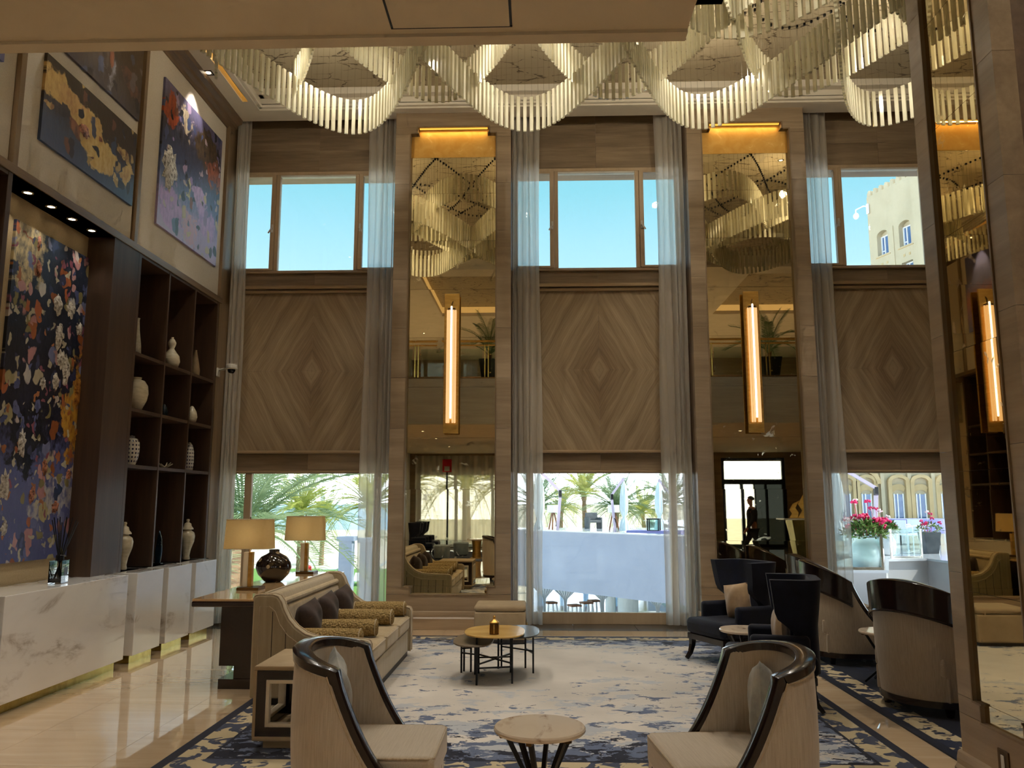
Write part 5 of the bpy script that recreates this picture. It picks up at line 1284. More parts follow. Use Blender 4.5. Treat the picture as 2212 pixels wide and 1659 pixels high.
def parasol(loc, rz, label, arm=.55, s=1.):
    r = empty('closed_parasol', loc, rz, label, 'parasol', 'closed cantilever parasols on the terrace'); r.scale = (s,) * 3
    def fn(u, v):
        a = 2 * PI * u; t = v
        rad = .05 + .20 * math.sin(PI * min(1, t * 1.15)) ** .7 if t < .72 else .17 + .16 * (t - .72) / .28
        rad *= 1 - .55 * math.exp(-((t - .72) / .05) ** 2)
        rad *= .72 * (1 + .13 * math.sin(8 * a + 2 * t))
        return (rad * math.cos(a), rad * math.sin(a), 2.35 - 2.2 * t)
    MB().grid(fn, 48, 16, cu=True).build('folded_canopy', 'parasol_cloth', r, smooth=80)
    MB().tube([(0, 0, 2.30), (0, 0, 2.48)], .03, 8).build('hanger', 'pink_paint', r)
    q = empty('arm_assembly'); q.parent = r; q.location = (.55 - arm, 0, 0)
    MB().bar((0, 0, 2.48), (-arm, 0, 1.75), .09).build('upper_arm', 'pink_paint', r)
    MB().box(-.61, -.50, -.05, .05, 1.52, 1.78).build('elbow', 'black_metal', q, smooth=0)
    MB().bar((-.555, 0, 1.56), (-.42, 0, .0), .10).build('mast', 'pink_paint', q)
    MB().box(-.75, -.10, -.3, .3, -.02, .04).build('base_plate', 'dark_stone', q, smooth=0)
    MB().tube([(-.50, 0, .75), (-.44, -.10, .65), (-.40, -.02, .5)], .02, 6).build('crank', 'black_metal', q)
    return r
parasol((3.3, 31.8, .45), .15, 'closed white parasol in the centre of the middle window', s=.86)
parasol((4.85, 33.2, .45), PI - .1, 'closed white parasol at the right side of the middle window', s=.86)
parasol((.02, 26.4, .45), PI + .12, 'pink parasol arm at the left of the middle window', .75, s=.90)
parasol((8.75, 24.3, .42), PI + .1, 'pink parasol arm over the flower pots in the right window', 1.25, s=.95)

def tripod_lamp(loc, label):
    r = empty('tripod_lamp', loc, 0, label, 'lamp', 'outdoor tripod lamps')
    MB().lathe([(.26, .78), (.25, 1.1), (.245, 1.1), (.255, .78)], 24).build('shade', 'pot_white', r)
    for k in range(3):
        a = k * 2.094 + .4; MB().tube([(.05 * math.cos(a), .05 * math.sin(a), .8), (.24 * math.cos(a), .24 * math.sin(a), 0)], .03, 6).build('leg', 'teak', r)
    MB().lathe([(.0005, .76), (.08, .76), (.08, .82), (.0005, .82)], 12).build('head', 'teak', r)
    return r
tripod_lamp((.62, 35.6, .45), 'white drum lamp on a teak tripod by the pink parasol arm')
tripod_lamp((3.3, 36.2, .45), 'white drum lamp on a teak tripod behind the central parasol')
r = empty('outdoor_table', (3.75, 26.3, .45), -.4, 'lavender clothed table on the terrace behind the wall coping', 'table')
MB().box(-.85, .85, -.45, .45, .30, .33).build('cloth_top', 'lavender_cloth', r, smooth=0)
MB().box(-.85, .85, -.46, -.45, .02, .33).box(-.85, .85, .45, .46, .02, .33).box(-.86, -.85, -.46, .46, .02, .33).box(.85, .86, -.46, .46, .02, .33).build('cloth_skirt', 'lavender_cloth', r, smooth=0)
for sx in (-1, 1):
    for sy in (-1, 1): MB().box(sx * .75 - .02, sx * .75 + .02, sy * .38 - .02, sy * .38 + .02, 0, .30).build('leg', 'black_metal', r, smooth=0)
r = empty('floor_lantern', (3.62, 26.0, .785), -.3, 'black framed glass lantern on the lavender table', 'lantern')
b = MB()
for sx in (-1, 1):
    for sy in (-1, 1): b.box(sx * .17 - .018, sx * .17 + .018, sy * .17 - .018, sy * .17 + .018, 0, .34)
b.build('frame_post', 'black_metal', r, smooth=0)
MB().box(-.2, .2, -.2, .2, .34, .375).box(-.19, .19, -.19, .19, 0, .012).build('frame_cap', 'black_metal', r, smooth=0)
for s in (-1, 1): MB().box(-.15, .15, s * .17 - .004, s * .17 + .004, .013, .34).build('glass_pane', 'glass_green', r, smooth=0)
r = empty('terrace_armchair', (2.55, 38.5, .45), .3, 'dark outdoor armchair near the palm trunks on the terrace', 'chair')
MB().box(-.3, .3, -.3, .3, .28, .40).build('seat', 'dark_stone', r, smooth=0, bevel=.02); MB().box(-.3, .3, .22, .3, .40, .74).build('backrest', 'dark_stone', r, smooth=0, bevel=.02)
for s in (-1, 1): MB().box(s * .3 - .03, s * .3 + .03, -.3, .3, 0, .52).build('arm_frame', 'dark_stone', r, smooth=0)

# right window: terrace step with pots, glass balustrade --------------------------------
tr2 = empty('terrace_step', (0, 0, 0), 0, kind='structure'); tag(tr2, 'white terrace with stepped edge outside the right window')
TZ = .40
poly = [(5.0, 15.7), (6.53, 15.7), (7.82, 18.75), (8.80, 19.05), (8.87, 18.2), (14, 16.0), (30, 16.0), (30, 60), (7.6, 60), (7.6, 20)]
MB().prism(poly, TZ - .05, TZ, 'z').build('paving', 'white_tile', tr2, smooth=0)
ip = [(5.02, 15.75), (6.50, 15.75), (7.80, 18.80), (8.82, 19.12), (8.92, 18.25), (14, 16.06), (29.9, 16.06), (29.9, 59), (7.65, 59), (7.65, 20.1)]
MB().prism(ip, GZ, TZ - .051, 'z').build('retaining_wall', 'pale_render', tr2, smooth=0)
MB().box(4.0, 9.5, 14.2, 15.6, GZ, -.45).build('lower_ledge', 'dark_stone', tr2, smooth=0)
def glass_rail(p, q, label):
    p, q = Vector(p), Vector(q); L = (q - p).length
    r = empty('glass_balustrade', (p.x, p.y, TZ), math.atan2(q.y - p.y, q.x - p.x), label, 'railing', 'glass balustrade panels on the terrace')
    MB().box(.02, L - .02, -.006, .006, .06, .66).build('glass_pane', 'glass_green', r, smooth=0)
    MB().box(0, .04, -.02, .02, 0, .66).box(L - .04, L, -.02, .02, 0, .66).build('clamp_post', 'chrome', r, smooth=0)
    MB().box(0, L, -.012, .012, 0, .05).build('bottom_channel', 'chrome', r, smooth=0)
glass_rail((5.3, 15.80, 0), (6.48, 15.80, 0), 'glass panel in front of the white pot')
glass_rail((6.55, 16.0, 0), (7.72, 18.8, 0), 'glass panel running back along the terrace step')
glass_rail((7.95, 18.95, 0), (8.75, 19.15, 0), 'glass panel at the inner corner of the step')
glass_rail((9.0, 18.4, 0), (11.0, 17.5, 0), 'glass panel at the right edge of the terrace')

def flower_pot(loc, s, label, pot=True, seed=1, pink=26, sq=False, sparse=False):
    r = empty('flower_pot', loc, 0, label, 'plant pot', 'flower pots on the terrace'); r.scale = (s,) * 3; rng = random.Random(seed)
    if sq: MB().taper((0, 0), (.17, .17), (.24, .24), 0, .62).build('pot', 'dark_stone', r, smooth=0, bevel=.01)
    else: MB().lathe([(.0005, 0), (.22, 0), (.25, .03), (.285, .2), (.28, .32), (.23, .42), (.19, .47), (.20, .52), (.225, .53), (.20, .53), (.17, .48), (.0005, .46)], 32).build('pot', 'pot_white', r, smooth=50)
    top = .62 if sq else .55
    lf = MB()
    for k in range(900 if not sparse else 200):
        a = rng.uniform(0, 6.283); e = rng.uniform(-.25, 1.0); R_ = .36 * (1 - .25 * max(0, e)) * rng.uniform(.7, 1.05)
        c = Vector((math.cos(a) * R_ * math.cos(e), math.sin(a) * R_ * math.cos(e), top + .05 + .22 * math.sin(e)))
        t = Vector((rng.uniform(-1, 1), rng.uniform(-1, 1), rng.uniform(-.4, 1))).normalized(); u = t.cross(Vector((rng.uniform(-1, 1), rng.uniform(-1, 1), 1))).normalized()
        l_ = rng.uniform(.035, .07); lf.add([c, c + t * l_ + u * l_ * .35, c + t * l_ * 2, c + t * l_ - u * l_ * .35], [(0, 1, 2, 3)])
    tag(lf.build('foliage', 'leaf_green', r, smooth=0), kind='stuff')
    for k in range(pink):
        a = rng.uniform(0, 6.283); R_ = rng.uniform(.05, .38); z = top + rng.uniform(.20, .42) - R_ * .35 + (.25 if k < 3 else 0)
        b = MB(); cx, cy = math.cos(a) * R_, math.sin(a) * R_
        for j in range(9):
            v = Vector((rng.uniform(-1, 1), rng.uniform(-1, 1), rng.uniform(-.3, 1))).normalized() * .045; b.ball((cx + v.x, cy + v.y, z + v.z), (.026, .026, .02), 6, 4)
        b.tube([(cx * .6, cy * .6, top), (cx, cy, z)], .005, 4)
        b.build('flower_head', 'petal_pink' if k % 7 else 'petal_white', r, smooth=60)
    return r
flower_pot((6.38, 16.3, TZ), 1.1, 'white pot with magenta flowers behind the glass panel', seed=2, pink=24)
flower_pot((8.36, 20.3, TZ), 1.0, 'white pot with pink flowers further back, beside the first pot', seed=4, pink=14)
flower_pot((9.75, 20.9, TZ), .85, 'grey square planter with sparse pink blooms', seed=6, pink=9, sq=True, sparse=True)
# covered table and metal chairs on the terrace
r = empty('covered_table', (11.35, 25.4, TZ), .1, 'table under a lavender cover on the right terrace', 'table')
def cov(u, v):
    a = 2 * PI * u; R_ = .95 + .06 * math.sin(6 * a) * v; return (math.cos(a) * R_ * (1 + .05 * v) * (min(1, v * 4) if v < .25 else 1), math.sin(a) * .7 * R_ * (min(1, v * 4) if v < .25 else 1), .76 - (.0 if v < .25 else .42 * (v - .25) / .75))
MB().grid(cov, 36, 9, cu=True).build('cover', 'lavender_cloth', r, smooth=60)
for s in (-1, 1):
    for q in (-1, 1): MB().tube([(s * .6, q * .4, 0), (s * .6, q * .4, .74)], .025, 6).build('leg', 'black_metal', r)
def metal_chair(loc, rz, label):
    r = empty('metal_chair', loc, rz, label, 'chair', 'white metal chairs on the terrace')
    for s in (-1, 1):
        MB().tube([(-.25, s * .25, 0), (-.25, s * .25, .62), (.2, s * .25, .68), (.28, s * .25, .60), (.28, s * .25, 0)], .018, 6).build('side_frame', 'pot_white', r)
    MB().box(-.22, .25, -.24, .24, .40, .43).build('seat', 'pot_white', r, smooth=0); MB().box(-.26, -.24, -.24, .24, .45, .80).build('backrest', 'pot_white', r, smooth=0)
metal_chair((9.75, 22.0, TZ), .2, 'white metal armchair before the covered table'); metal_chair((10.45, 22.8, TZ), .3, 'white metal armchair next to the grey planter')
tag(MB().box(13, 40, 57.6, 58.0, TZ, .52).box(12.9, 40, 57.5, 58.05, .52, .58).build('wall_terrace', 'white_render', smooth=0), 'low white wall at the back of the terrace', kind='structure')

# arcaded building behind the right terrace ----------------------------------------
bl = empty('arcaded_building', (22.0, 60, TZ), 0, 'cream building with rows of arched windows behind the terrace', 'building')
def arch_pts(cx, z0, zs, hw, n=14): return [(cx - hw, z0), (cx + hw, z0)] + [(cx + hw * math.cos(PI * k / n), zs + hw * .62 * math.sin(PI * k / n)) for k in range(n + 1)]
MB().box(-8, 14, .5, 6, 0, 13).build('wall', 'cream_render', bl, smooth=0)
def niche(cx, hw):
    # pier-and-arch surround standing proud of the wall
    zs = 2.75; n = 14; m = MB()
    for r0, r1, y0 in ((hw + .14, hw + .42, .18),):
        prev = None
        for k in range(n + 1):
            a = PI * k / n; p = (cx + r0 * math.cos(a), zs + r0 * .62 * math.sin(a)); q = (cx + r1 * math.cos(a), zs + r1 * .68 * math.sin(a))
            if prev: m.add([(prev[0][0], y0, prev[0][1]), (p[0], y0, p[1]), (q[0], y0, q[1]), (prev[1][0], y0, prev[1][1]), (prev[0][0], .5, prev[0][1]), (p[0], .5, p[1]), (q[0], .5, q[1]), (prev[1][0], .5, prev[1][1])], [(0, 1, 2, 3), (0, 4, 5, 1), (3, 2, 6, 7)])
            prev = (p, q)
    m.build('arch', 'cream_trim', bl, smooth=0)
    MB().box(cx - hw - .42, cx - hw - .14, .22, .5, 0, zs).box(cx + hw + .14, cx + hw + .42, .22, .5, 0, zs).build('jamb', 'cream_trim', bl, smooth=0)
    m = MB(); prev = None; z2 = 1.95; rr0, rr1 = hw, hw + .14
    for k in range(n + 1):
        a = PI * k / n; p = (cx + rr0 * math.cos(a), z2 + rr0 * .62 * math.sin(a)); q = (cx + (hw + .16) * math.cos(a), z2 + .35 + (hw + .12) * .62 * math.sin(a))
        if prev: m.add([(prev[0][0], .38, prev[0][1]), (p[0], .38, p[1]), (q[0], .38, q[1]), (prev[1][0], .38, prev[1][1])], [(0, 1, 2, 3)])
        prev = (p, q)
    m.build('inner_arch', 'cream_trim', bl, smooth=0)
    w = empty('window_frame'); w.parent = bl
    MB().box(cx - hw + .02, cx + hw - .02, .46, .50, .15, 1.85).build('pane', 'steel_blue_glass', w, smooth=0)
    MB().box(cx - hw, cx - hw + .08, .42, .5, .1, 1.9).box(cx + hw - .08, cx + hw, .42, .5, .1, 1.9).box(cx - .12, cx - .04, .42, .5, .1, 1.9).build('stile', 'pot_white', w, smooth=0)
for cx in (.4, 1.9, 4.2, 5.8, 7.6, 9.2, -1.4): niche(cx, .36)
for cx in (-.5, 3.05, 5.0, 6.7): MB().box(cx - .13, cx + .13, .28, .5, 0, 5.5).build('pier', 'cream_render', bl, smooth=0)
big = MB(); prev = None
for k in range(19):
    a = PI * k / 18; p = (1.15 + 1.45 * math.cos(a), 2.6 + 1.05 * math.sin(a)); q = (1.15 + 1.75 * math.cos(a), 2.6 + 1.4 * math.sin(a))
    if prev: big.add([(prev[0][0], .12, prev[0][1]), (p[0], .12, p[1]), (q[0], .12, q[1]), (prev[1][0], .12, prev[1][1]), (prev[0][0], .5, prev[0][1]), (p[0], .5, p[1]), (q[0], .5, q[1]), (prev[1][0], .5, prev[1][1])], [(0, 1, 2, 3), (0, 4, 5, 1), (3, 2, 6, 7)])
    prev = (p, q)
big.build('large_arch', 'cream_trim', bl, smooth=0)

# tower seen in the upper right window -------------------------------------------
P0, P1 = Vector((16.75, 40.0, 0)), Vector((17.82, 36.55, 0)); dd = (P1 - P0).normalized()
tw = empty('tower', (P0.x * 2, P0.y * 2, -1.65), math.atan2(dd.y, dd.x), 'cream tower with battlements and arched windows in the upper window', 'building')
tw.scale = (2, 2, 2); ZT = 17.05; LW = 4.4     # local x runs along the facade toward the camera; local -y faces the viewer
MB().box(0, LW, .35, 9, GZ, ZT - .05).build('wall', 'cream_render', tw, smooth=0)
def tower_window(x0, x1, z0, z1, arch):
    return (x0, x1, z0, z1, arch)
wins = [(.55, 1.30, 13.75, 14.75, True), (2.05, 2.80, 13.75, 14.75, True), (.60, 1.32, 12.2, 12.95, False), (2.10, 2.82, 12.2, 12.95, False), (.60, 1.32, 10.4, 11.4, False), (2.1, 2.82, 10.4, 11.4, False)]
# facade skin with openings, built of piers and bands so that the windows sit in real recesses
def skin(rects):
    xs = sorted({0, LW, *[r[0] for r in rects], *[r[1] for r in rects]}); zs = sorted({9.0, ZT - .05, *[r[2] for r in rects], *[r[3] for r in rects]}); m = MB()
    for a, b in zip(xs, xs[1:]):
        for c, e in zip(zs, zs[1:]):
            mx, mz = (a + b) / 2, (c + e) / 2
            if not any(r[0] < mx < r[1] and r[2] < mz < r[3] for r in rects): m.box(a, b, 0, .35, c, e)
    return m
skin([(a, b, c, e + (.22 if ar else 0)) for a, b, c, e, ar in wins]).build('facade', 'cream_render', tw, smooth=0)
for a, b, c, e, ar in wins:
    w = empty('window_frame'); w.parent = tw; mx = (a + b) / 2
    MB().box(a, b, .30, .34, c, e).build('pane', 'steel_blue_glass', w, smooth=0)
    MB().box(a, b, .24, .30, c, c + .05).box(a, b, .24, .30, e - .05, e).box(a, a + .05, .24, .30, c, e).box(b - .05, b, .24, .30, c, e).box(mx - .16, mx - .11, .24, .30, c, e).box(a, mx - .13, .24, .30, c + .22, c + .27).build('sash_bars', 'pot_white', w, smooth=0)
    if ar:
        m = MB(); prev = None
        for k in range(13):
            t = PI * k / 12; p = (mx + (b - a) / 2 * math.cos(t), e + .22 * math.sin(t)); q = (p[0], e + .222)
            if prev: m.add([(prev[0][0], 0, prev[0][1]), (p[0], 0, p[1]), (q[0], 0, q[1]), (prev[1][0], 0, prev[1][1]), (prev[0][0], .3, prev[0][1]), (p[0], .3, p[1])], [(0, 1, 2, 3), (0, 4, 5, 1)])
            prev = (p, q)
        m.build('arch_head', 'cream_render', w, smooth=0); MB().box(a, b, .28, .30, e, e + .22).build('tympanum', 'cream_render', w, smooth=0)
    MB().box(a - .12, b + .12, -.03, .0, c - .10, c - .05).build('sill', 'cream_trim', w, smooth=0)
for x in (1.68, 3.12): MB().box(x - .03, x + .03, -.04, 0, 9, 14.95).build('pilaster', 'cream_render', tw, smooth=0)
MB().box(3.35, LW, -.35, .0, 9, ZT - .45).build('corner_pier', 'cream_render', tw, smooth=0)
for k in range(11):
    x = .05 + k * .40
    MB().prism([(x, ZT - .06), (x + .26, ZT - .06), (x + .26, ZT + .14), (x + .20, ZT + .14), (x + .20, ZT + .24), (x + .06, ZT + .24), (x + .06, ZT + .14), (x, ZT + .14)], 0, .3, 'y').build('merlon', 'cream_render', tw, smooth=0)
for zz in (13.6, 12.05):
    for x in (.75, 2.25): MB().box(x, x + .12, -.012, 0, zz - .38, zz - .26).box(x + .35, x + .47, -.012, 0, zz - .38, zz - .26).build('relief', 'cream_trim', tw, smooth=0)
r = empty('roof_camera', (33.45, 79.8, 30.75), math.atan2(dd.y, dd.x), 'white dome camera on an arm at the tower corner', 'camera'); r.scale = (2, 2, 2)
MB().tube([(.0, -.02, .3), (-.15, -.1, .38), (-.75, -.1, .38), (-.75, -.1, .2)], .035, 8).build('arm', 'pot_white', r)
MB().ball((-.75, -.1, .05), (.14, .14, .17), 14, 10).build('dome', 'pot_white', r)
MB().box(-.03, .12, -.06, .0, -.1, .42).build('bracket', 'pot_white', r, smooth=0)

# beach things through the left window -----------------------------------------
for k, (x, y) in enumerate([(-8.9, 38.0), (-7.6, 36.5)]):
    r = empty('garden_pavilion_post', (x, y, GZ), 0, ['white garden post left of the curtain', 'white garden post beside the palm'][k], 'post', 'white posts in the garden')
    MB().box(-.3, .3, -.3, .3, 0, 3.2).build('shaft', 'white_render', r, smooth=0); MB().box(-.4, .4, -.4, .4, 3.2, 3.4).build('cap', 'white_render', r, smooth=0)
for k, (x, y) in enumerate([(-14.5, 58), (-12.0, 61), (-9.5, 63), (-17, 60), (-11, 50)]):
    r = empty('beach_lounger', (x, y, GZ), .4 * k, 'white beach lounger on the sand', 'lounger', 'white beach loungers on the sand')
    MB().box(-.9, .3, -.3, .3, .28, .34).build('bed', 'pot_white', r, smooth=0); MB().prism([(.3, .30), (.85, .62), (.82, .68), (.3, .36)], -.3, .3, 'y').build('backrest', 'pot_white', r, smooth=0)
    for sx in (-.8, .25):
        for sy in (-.25, .25): MB().box(sx - .03, sx + .03, sy - .03, sy + .03, 0, .28).build('leg', 'pot_white', r, smooth=0)
# ================================================================== people
def skin_mesh(name, joints, edges, mat, parent, root=0, sub=2):
    me = bpy.data.meshes.new(name); me.from_pydata([j[:3] for j in joints], edges, []); o = bpy.data.objects.new(name, me); COL.objects.link(o)
    md = o.modifiers.new('skin', 'SKIN'); md.use_smooth_shade = True
    if not me.skin_vertices:
        bm = bmesh.new(); bm.from_mesh(me); bm.verts.layers.skin.verify(); bm.to_mesh(me); bm.free()
    for k, v in enumerate(me.skin_vertices[0].data):
        r = joints[k][3]; v.radius = (r, joints[k][4] if len(joints[k]) > 4 else r); v.use_root = (k == root)
    s = o.modifiers.new('sub', 'SUBSURF'); s.levels = sub; s.render_levels = sub
    me.materials.append(M[mat]); o.parent = parent; return o
def person(loc, rz, label, top, leg, shirt=True, s=1.):
    """walking figure facing +x"""
    r = empty('person', loc, rz, label, 'person'); r.scale = (s,) * 3
    J = [(0, 0, .95, .14, .12), (0, 0, 1.15, .13, .11), (0, 0, 1.34, .16, .12), (0, 0, 1.45, .12, .10), (.01, 0, 1.52, .055), (.03, 0, 1.60, .065), (.045, 0, 1.68, .092), (.03, 0, 1.76, .075)]
    E_ = [(k, k + 1) for k in range(7)]
    def limb(base, pts):
        p = base
        for q in pts: J.append(q); E_.append((p, len(J) - 1)); p = len(J) - 1
        return p
    arms = {}
    for sd, sw in ((1, -.20), (-1, .18)):
        e = limb(3, [(0, sd * .19, 1.42, .06), (sw * .35 - .02, sd * .23, 1.14, .046), (sw * .9 + .04, sd * .22, .92, .034), (sw * 1.0 + .06, sd * .215, .86, .036)])
        for f in range(4): limb(e, [(sw * 1.05 + .075 + .004 * f, sd * (.20 + .0) + (f - 1.5) * .016, .80, .009), (sw * 1.05 + .07, sd * .205 + (f - 1.5) * .015, .765 + .006 * abs(f - 1), .008)])
        limb(e, [(sw * 1.05 + .10, sd * .19, .825, .010), (sw * 1.05 + .115, sd * .185, .79, .008)])
    for sd, st in ((1, .30), (-1, -.32)):
        limb(0, [(0.02 * st, sd * .09, .86, .085), (st * .42 + .04, sd * .095, .48, .062), (st * .95 + (0 if st > 0 else -.06), sd * .095, .09 if st > 0 else .13, .042), (st * .95 + .13 + (0 if st > 0 else -.05), sd * .10, .045 if st > 0 else .06, .04)])
    skin_mesh('body', J, E_, 'skin', r)
    # jacket and trousers
    K = [(0, 0, .82, .165, .14), (0, 0, 1.0, .155, .13), (0, 0, 1.15, .15, .125), (0, 0, 1.34, .18, .135), (0, 0, 1.445, .135, .115), (.005, 0, 1.485, .075)]
    F_ = [(k, k + 1) for k in range(5)]
    for sd, sw in ((1, -.20), (-1, .18)):
        b = 4
        for q in [(0, sd * .19, 1.42, .075), (sw * .35 - .02, sd * .23, 1.14, .060), (sw * .9 + .035, sd * .22, .93, .046)]: K.append(q); F_.append((b, len(K) - 1)); b = len(K) - 1
    skin_mesh('jacket', K, F_, top, r, 1)
    T = [(0, 0, .93, .14, .13)]; G_ = []
    for sd, st in ((1, .30), (-1, -.32)):
        b = 0
        for q in [(.02 * st, sd * .09, .84, .10), (st * .42 + .04, sd * .095, .48, .078), (st * .93 + (0 if st > 0 else -.05), sd * .095, .12 if st > 0 else .16, .062)]: T.append(q); G_.append((b, len(T) - 1)); b = len(T) - 1
    skin_mesh('trousers', T, G_, leg, r)
    for sd, st in ((1, .30), (-1, -.32)):
        x = st * .95 + (0 if st > 0 else -.06); z = 0 if st > 0 else .05
        MB().box(x - .06, x + .19, sd * .097 - .045, sd * .097 + .045, z, z + .075).build('shoe', 'black_metal', r, bevel=.025, seg=3)
    hd = MB().ball((.015, 0, 1.725), (.098, .083, .088), 18, 12); hd.v = [(x, y, max(z, 1.69 + max(0, x - .02) * .9)) for x, y, z in hd.v]
    hd.build('hair', 'suit_black', r, smooth=60)
    if shirt: MB().lathe([(.062, 1.47), (.058, 1.52), (.05, 1.52)], 16, (.008, 0, 0)).build('shirt_collar', 'shirt_white', r)
    MB().prism([(.125, 1.655), (.155, 1.645), (.13, 1.69)], -.014, .014, 'y').build('nose', 'skin', r)
    for s_ in (-1, 1):
        MB().ball((.118, s_ * .033, 1.695), (.012, .014, .009), 8, 6).build('eye', 'lens_black', r); MB().ball((.035, s_ * .088, 1.675), (.018, .010, .03), 8, 6).build('ear', 'skin', r)
    MB().ball((.118, 0, 1.625), (.012, .026, .007), 8, 6).build('mouth', 'brown_silk', r)
    return r
person((5.85, -.75, 0), PI, 'man in a dark suit walking, reflected in the mirror', 'suit_black', 'suit_black')
person((-13.0, 46, GZ), 2.0, 'small figure in red on the beach', 'red_cloth', 'red_cloth', False)

# ================================================================== rear of the lobby (reflected in the mirrors)
def heavy_curtain(x0, x1, label):
    o = MB().grid(lambda u, v: (x0 + (x1 - x0) * u, YB + .25 + .06 * math.sin(u * (x1 - x0) * 22) + .02 * math.sin(u * 9 + v * 3), .02 + 3.4 * v), 220, 6).build('sheer_curtain', 'sheer', smooth=180)
    return tag(o, label, 'curtain', 'curtains at the rear wall')
heavy_curtain(-4.7, -.3, 'gathered curtain at the rear window, reflected behind the sofa'); heavy_curtain(.2, 2.7, 'gathered curtain at the second rear window')
for n, (a, b) in enumerate([(-4.6, -.4), (.3, 2.6)]):
    w = empty('window_%d' % (7 + n), (0, YB - .1, 0), kind='structure'); tag(w, 'window in the rear wall')
    k = 3 if n == 0 else 2
    for i in range(k):
        x0 = a + (b - a) * i / k; x1 = a + (b - a) * (i + 1) / k
        MB().box(x0 + .06, x1 - .06, 0, .006, .12, 2.69).build('pane', 'glass', w, smooth=0)
        MB().box(x0, x0 + .06, -.03, .04, 0, 2.75).box(x1 - .06, x1, -.03, .04, 0, 2.75).box(x0 + .06, x1 - .06, -.03, .04, 0, .12).box(x0 + .06, x1 - .06, -.03, .04, 2.69, 2.75).build('frame', 'bronze', w, smooth=0)
tag(MB().box(-60, 60, -60, YB - .31, GZ * 0 - .3, -.05).build('forecourt', 'sand', smooth=0), 'sunlit forecourt behind the rear wall', kind='structure')
for x, y in ((-3.2, -13.5), (-1.0, -14.5), (-6, -16)): palm(x, y, 2.4, 2.9, 26, 'palm_yellow', 'palm outside the rear window', 'palms outside the rear window', z=-.05)
# dark door with transom
glass('glass_dark', (.10, .11, .11, 1), .9)
d0 = empty('door_1', (8.1, YB - .12, 0), 0, kind='structure'); tag(d0, 'black framed glass entrance door with transom, reflected')
for x0, x1, z0, z1 in [(-1.2, -1.08, 0, 3.3), (1.08, 1.2, 0, 3.3), (-1.08, 1.08, 3.18, 3.3), (-1.08, 1.08, 2.3, 2.5), (-.5, -.38, 0, 2.3), (.0, .05, .1, 2.3), (-1.08, 1.08, 0, .1), (.42, .5, .1, 2.3)]:
    MB().box(x0, x1, -.06, .06, z0, z1).build('frame', 'black_metal', d0, smooth=0)
for x0, x1, z0, z1 in [(-1.08, -.5, .1, 2.3), (-.38, .0, .1, 2.3), (.05, .42, .1, 2.3), (.5, 1.08, .1, 2.3), (-1.08, 1.08, 2.5, 3.18)]:
    MB().box(x0, x1, -.004, .004, z0, z1).build('pane', 'glass' if x1 < .01 or z0 > 2.2 else 'glass_dark', d0, smooth=0)
rng = random.Random(12)
for k in range(9): MB().bar((.1 + rng.uniform(0, .3), .012, .15 + k * .2), (.4 - rng.uniform(0, .25), .012, .3 + k * .2), .006).build('etched_line', 'chrome', d0)
MB().tube([(-.15, .07, .8), (-.15, .1, .85), (-.15, .1, 1.35), (-.15, .07, 1.4)], .014, 8).build('door_handle', 'chrome', d0)
# gold pedestal console with sculpture
r = empty('gold_console', (5.55, 4.6, 0), 0, 'gold faceted console reflected at the right side of the mirror', 'console')
MB().add([(-.30, -.25, 1.28), (.30, -.25, 1.28), (.30, .25, 1.28), (-.30, .25, 1.28), (-.10, -.08, .1), (.10, -.08, .1), (.10, .08, .1), (-.10, .08, .1)], [(0, 1, 2, 3), (7, 6, 5, 4), (0, 4, 5, 1), (1, 5, 6, 2), (2, 6, 7, 3), (3, 7, 4, 0)]).build('wedge_leg', 'brass_pale', r, smooth=0)
MB().box(-.48, .48, -.28, .28, 1.28, 1.31).build('marble_shelf', 'marble_white', r, smooth=0); MB().box(-.3, .3, -.22, .22, .0, .1).build('foot', 'brass', r, smooth=0)
r = empty('gold_sculpture', (5.55, 4.6, 1.311), .3, 'gold swirling sculpture on the faceted console', 'sculpture')
for k, (x, s_) in enumerate(((-.18, .6), (.05, 1.))):
    MB().prism([(x - .16 * s_, 0), (x + .14 * s_, 0), (x + .18 * s_, .2 * s_), (x + .08 * s_, .36 * s_), (x + .22 * s_, .62 * s_), (x - .02 * s_, .50 * s_), (x - .14 * s_, .30 * s_), (x - .06 * s_, .16 * s_)], -.03 + .05 * k, .03 + .05 * k, 'y').build('flame', 'brass', r, bevel=.01)
# second seating group
for k, (x, y, a, lab) in enumerate([(-3.6, -3.0, 0., 'navy wing chair at the rear, closest to the left wall'), (-3.6, -4.4, 0., 'navy wing chair at the rear, second along the left wall'), (-.4, -3.4, PI, 'navy wing chair at the rear facing the left wall'), (-.4, -4.8, PI, 'navy wing chair at the rear window')]):
    wing_chair((x, y, .0), a, lab, 'navy wing chairs at the rear')
def pouf(loc, label):
    r = empty('drum_pouf', loc, 0, label, 'pouf', 'drum poufs at the rear')
    MB().lathe([(.0005, .03), (.22, .03), (.235, .06), (.245, .38), (.22, .41), (.0005, .42)], 28).build('body', 'blue_grey_fabric', r); MB().lathe([(.0005, 0), (.2, 0), (.2, .03), (.0005, .03)], 20).build('base', 'espresso', r)
pouf((-2.9, -2.3, .0125), 'grey drum pouf at the rear beside the navy chair'); pouf((-2.5, -4.0, .0125), 'grey drum pouf at the rear before the gold tables')
def gold_table(loc, label):
    r = empty('gold_table', loc, 0, label, 'table', 'gold trumpet tables at the rear')
    MB().lathe([(.0005, 0), (.20, 0), (.20, .012), (.14, .02), (.12, .3), (.15, .52), (.0005, .53)], 24).build('trumpet_base', 'brass', r); MB().lathe([(.0005, .53), (.30, .53), (.30, .55), (.0005, .55)], 32).build('tabletop', 'marble_beige', r)
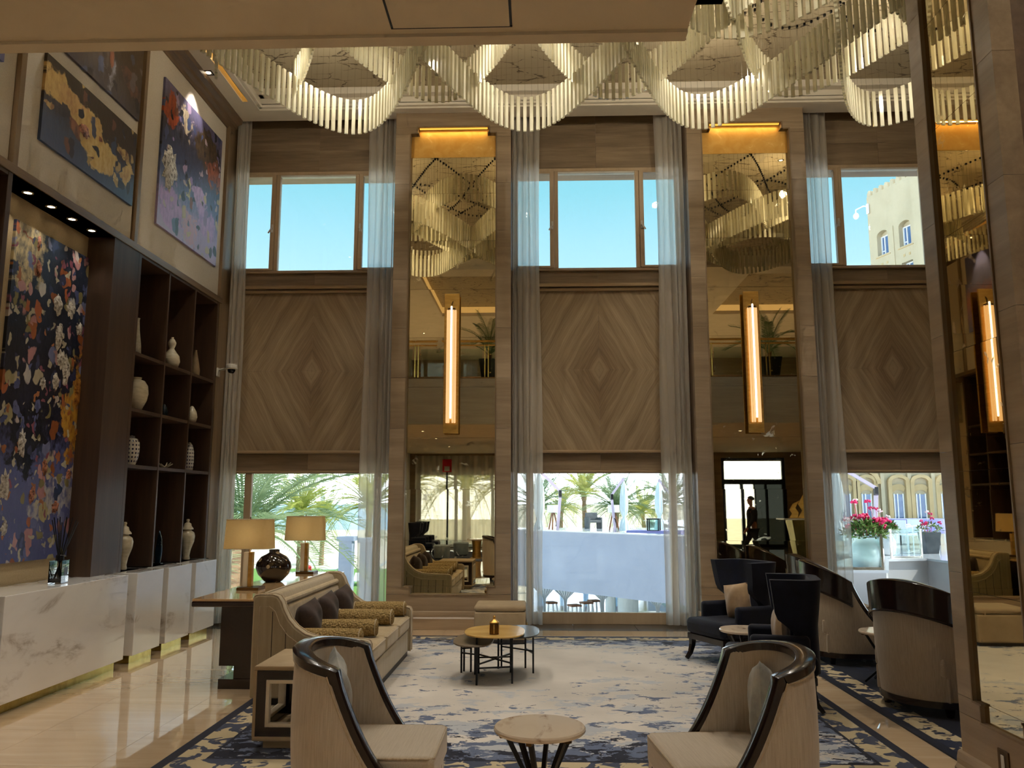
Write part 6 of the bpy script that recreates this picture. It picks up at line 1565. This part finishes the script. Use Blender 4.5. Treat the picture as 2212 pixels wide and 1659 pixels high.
gold_table((-1.9, -2.7, .0125), 'gold trumpet table at the rear, nearer one'); gold_table((-1.6, -4.7, .0125), 'gold trumpet table at the rear, farther one')
tag(MB().box(-4.2, .4, -6, -1.6, 0, .012).build('area_rug', 'rug_pale', smooth=0), 'pale rug under the rear seating group', 'rug')
# potted palms on the gallery
def potted_palm(loc, label):
    r = empty('potted_palm', loc, 0, label, 'plant', 'potted palms on the gallery')
    m = MB(); rng = random.Random(3)
    m.taper((0, 0), (.15, .15), (.26, .26), 0, .85).build('planter', 'black_metal', r, smooth=0, bevel=.01)
    m = MB()
    fm = fronds(1.3, 'palm_green')
    for k in range(12):
        a = k * 2.4; el = math.radians(80 - 5 * k); src = fm[min(3, k // 4 + 1)]
        if src.name not in used: used.add(src.name); src.parent = r; src.location = (0, 0, .95); src.rotation_euler = (0, -el, a)
        else: link_copy(src, r, (0, 0, .95), (0, -el, a))
    MB().tube([(0, 0, .8), (.02, 0, 1.0)], .05, 8).build('stem', 'palm_trunk', r)
potted_palm((-1.25, 1.6, 4.45), 'palm in a tall black planter on the gallery, reflected above the sofa'); potted_palm((5.9, 1.6, 4.45), 'palm in a tall black planter on the gallery, reflected behind the navy chairs')
# fire alarm call point on a slim pier behind the camera
r = empty('fire_alarm', (-3.2, -6.2, 1.0), 0, 'red fire alarm sign on a post, reflected in the left mirror', 'alarm')
MB().box(-.16, .16, -.04, .04, 1.70, 2.15).build('red_box', 'red_cloth', r, smooth=0, bevel=.02); MB().box(-.09, .09, .04, .05, 1.74, 1.90).build('label_plate', 'white_plastic', r, smooth=0); MB().box(-.03, .03, -.03, .03, -1.0, 1.70).build('stand', 'black_metal', r, smooth=0); MB().box(-.2, .2, -.15, .15, -1.0, -.985).build('stand_foot', 'black_metal', r, smooth=0)
# added unseen lamps under the gallery, for the front chairs and mirrored rear
for k, (x, y) in enumerate([(-3.0, 1.2), (-.9, 1.2), (-3.0, -1.5), (-.9, -1.5), (-3, -5), (-.9, -5), (5.2, 1.0), (8.0, -2.5)]):
    downlight((x, y, ZS), 36 if y > 0 else 110, 'added unseen downlight under the gallery', 120, group='added downlights under the gallery')
for k, (x, y) in enumerate([(2.3, .5), (2.3, -3)]): downlight((x, y, ZS), 42, 'added unseen downlight under the gallery', 120, group='added downlights under the gallery')
for o in list(bpy.data.objects):            # palm frond templates that were never placed
    if o.type == 'MESH' and o.name.startswith('palm_frond') and o.parent is None: bpy.data.objects.remove(o)
for k, (x, y) in enumerate([(-3.8, .5), (-3.8, -4), (2.8, -4), (3.2, 2.0), (9.9, .5), (7, -4)]):  # lamps added to brighten the gallery in the mirrors
    downlight((x, y, CEIL), 260, 'added fill downlight in the gallery ceiling', 140, group='added downlights over the gallery')
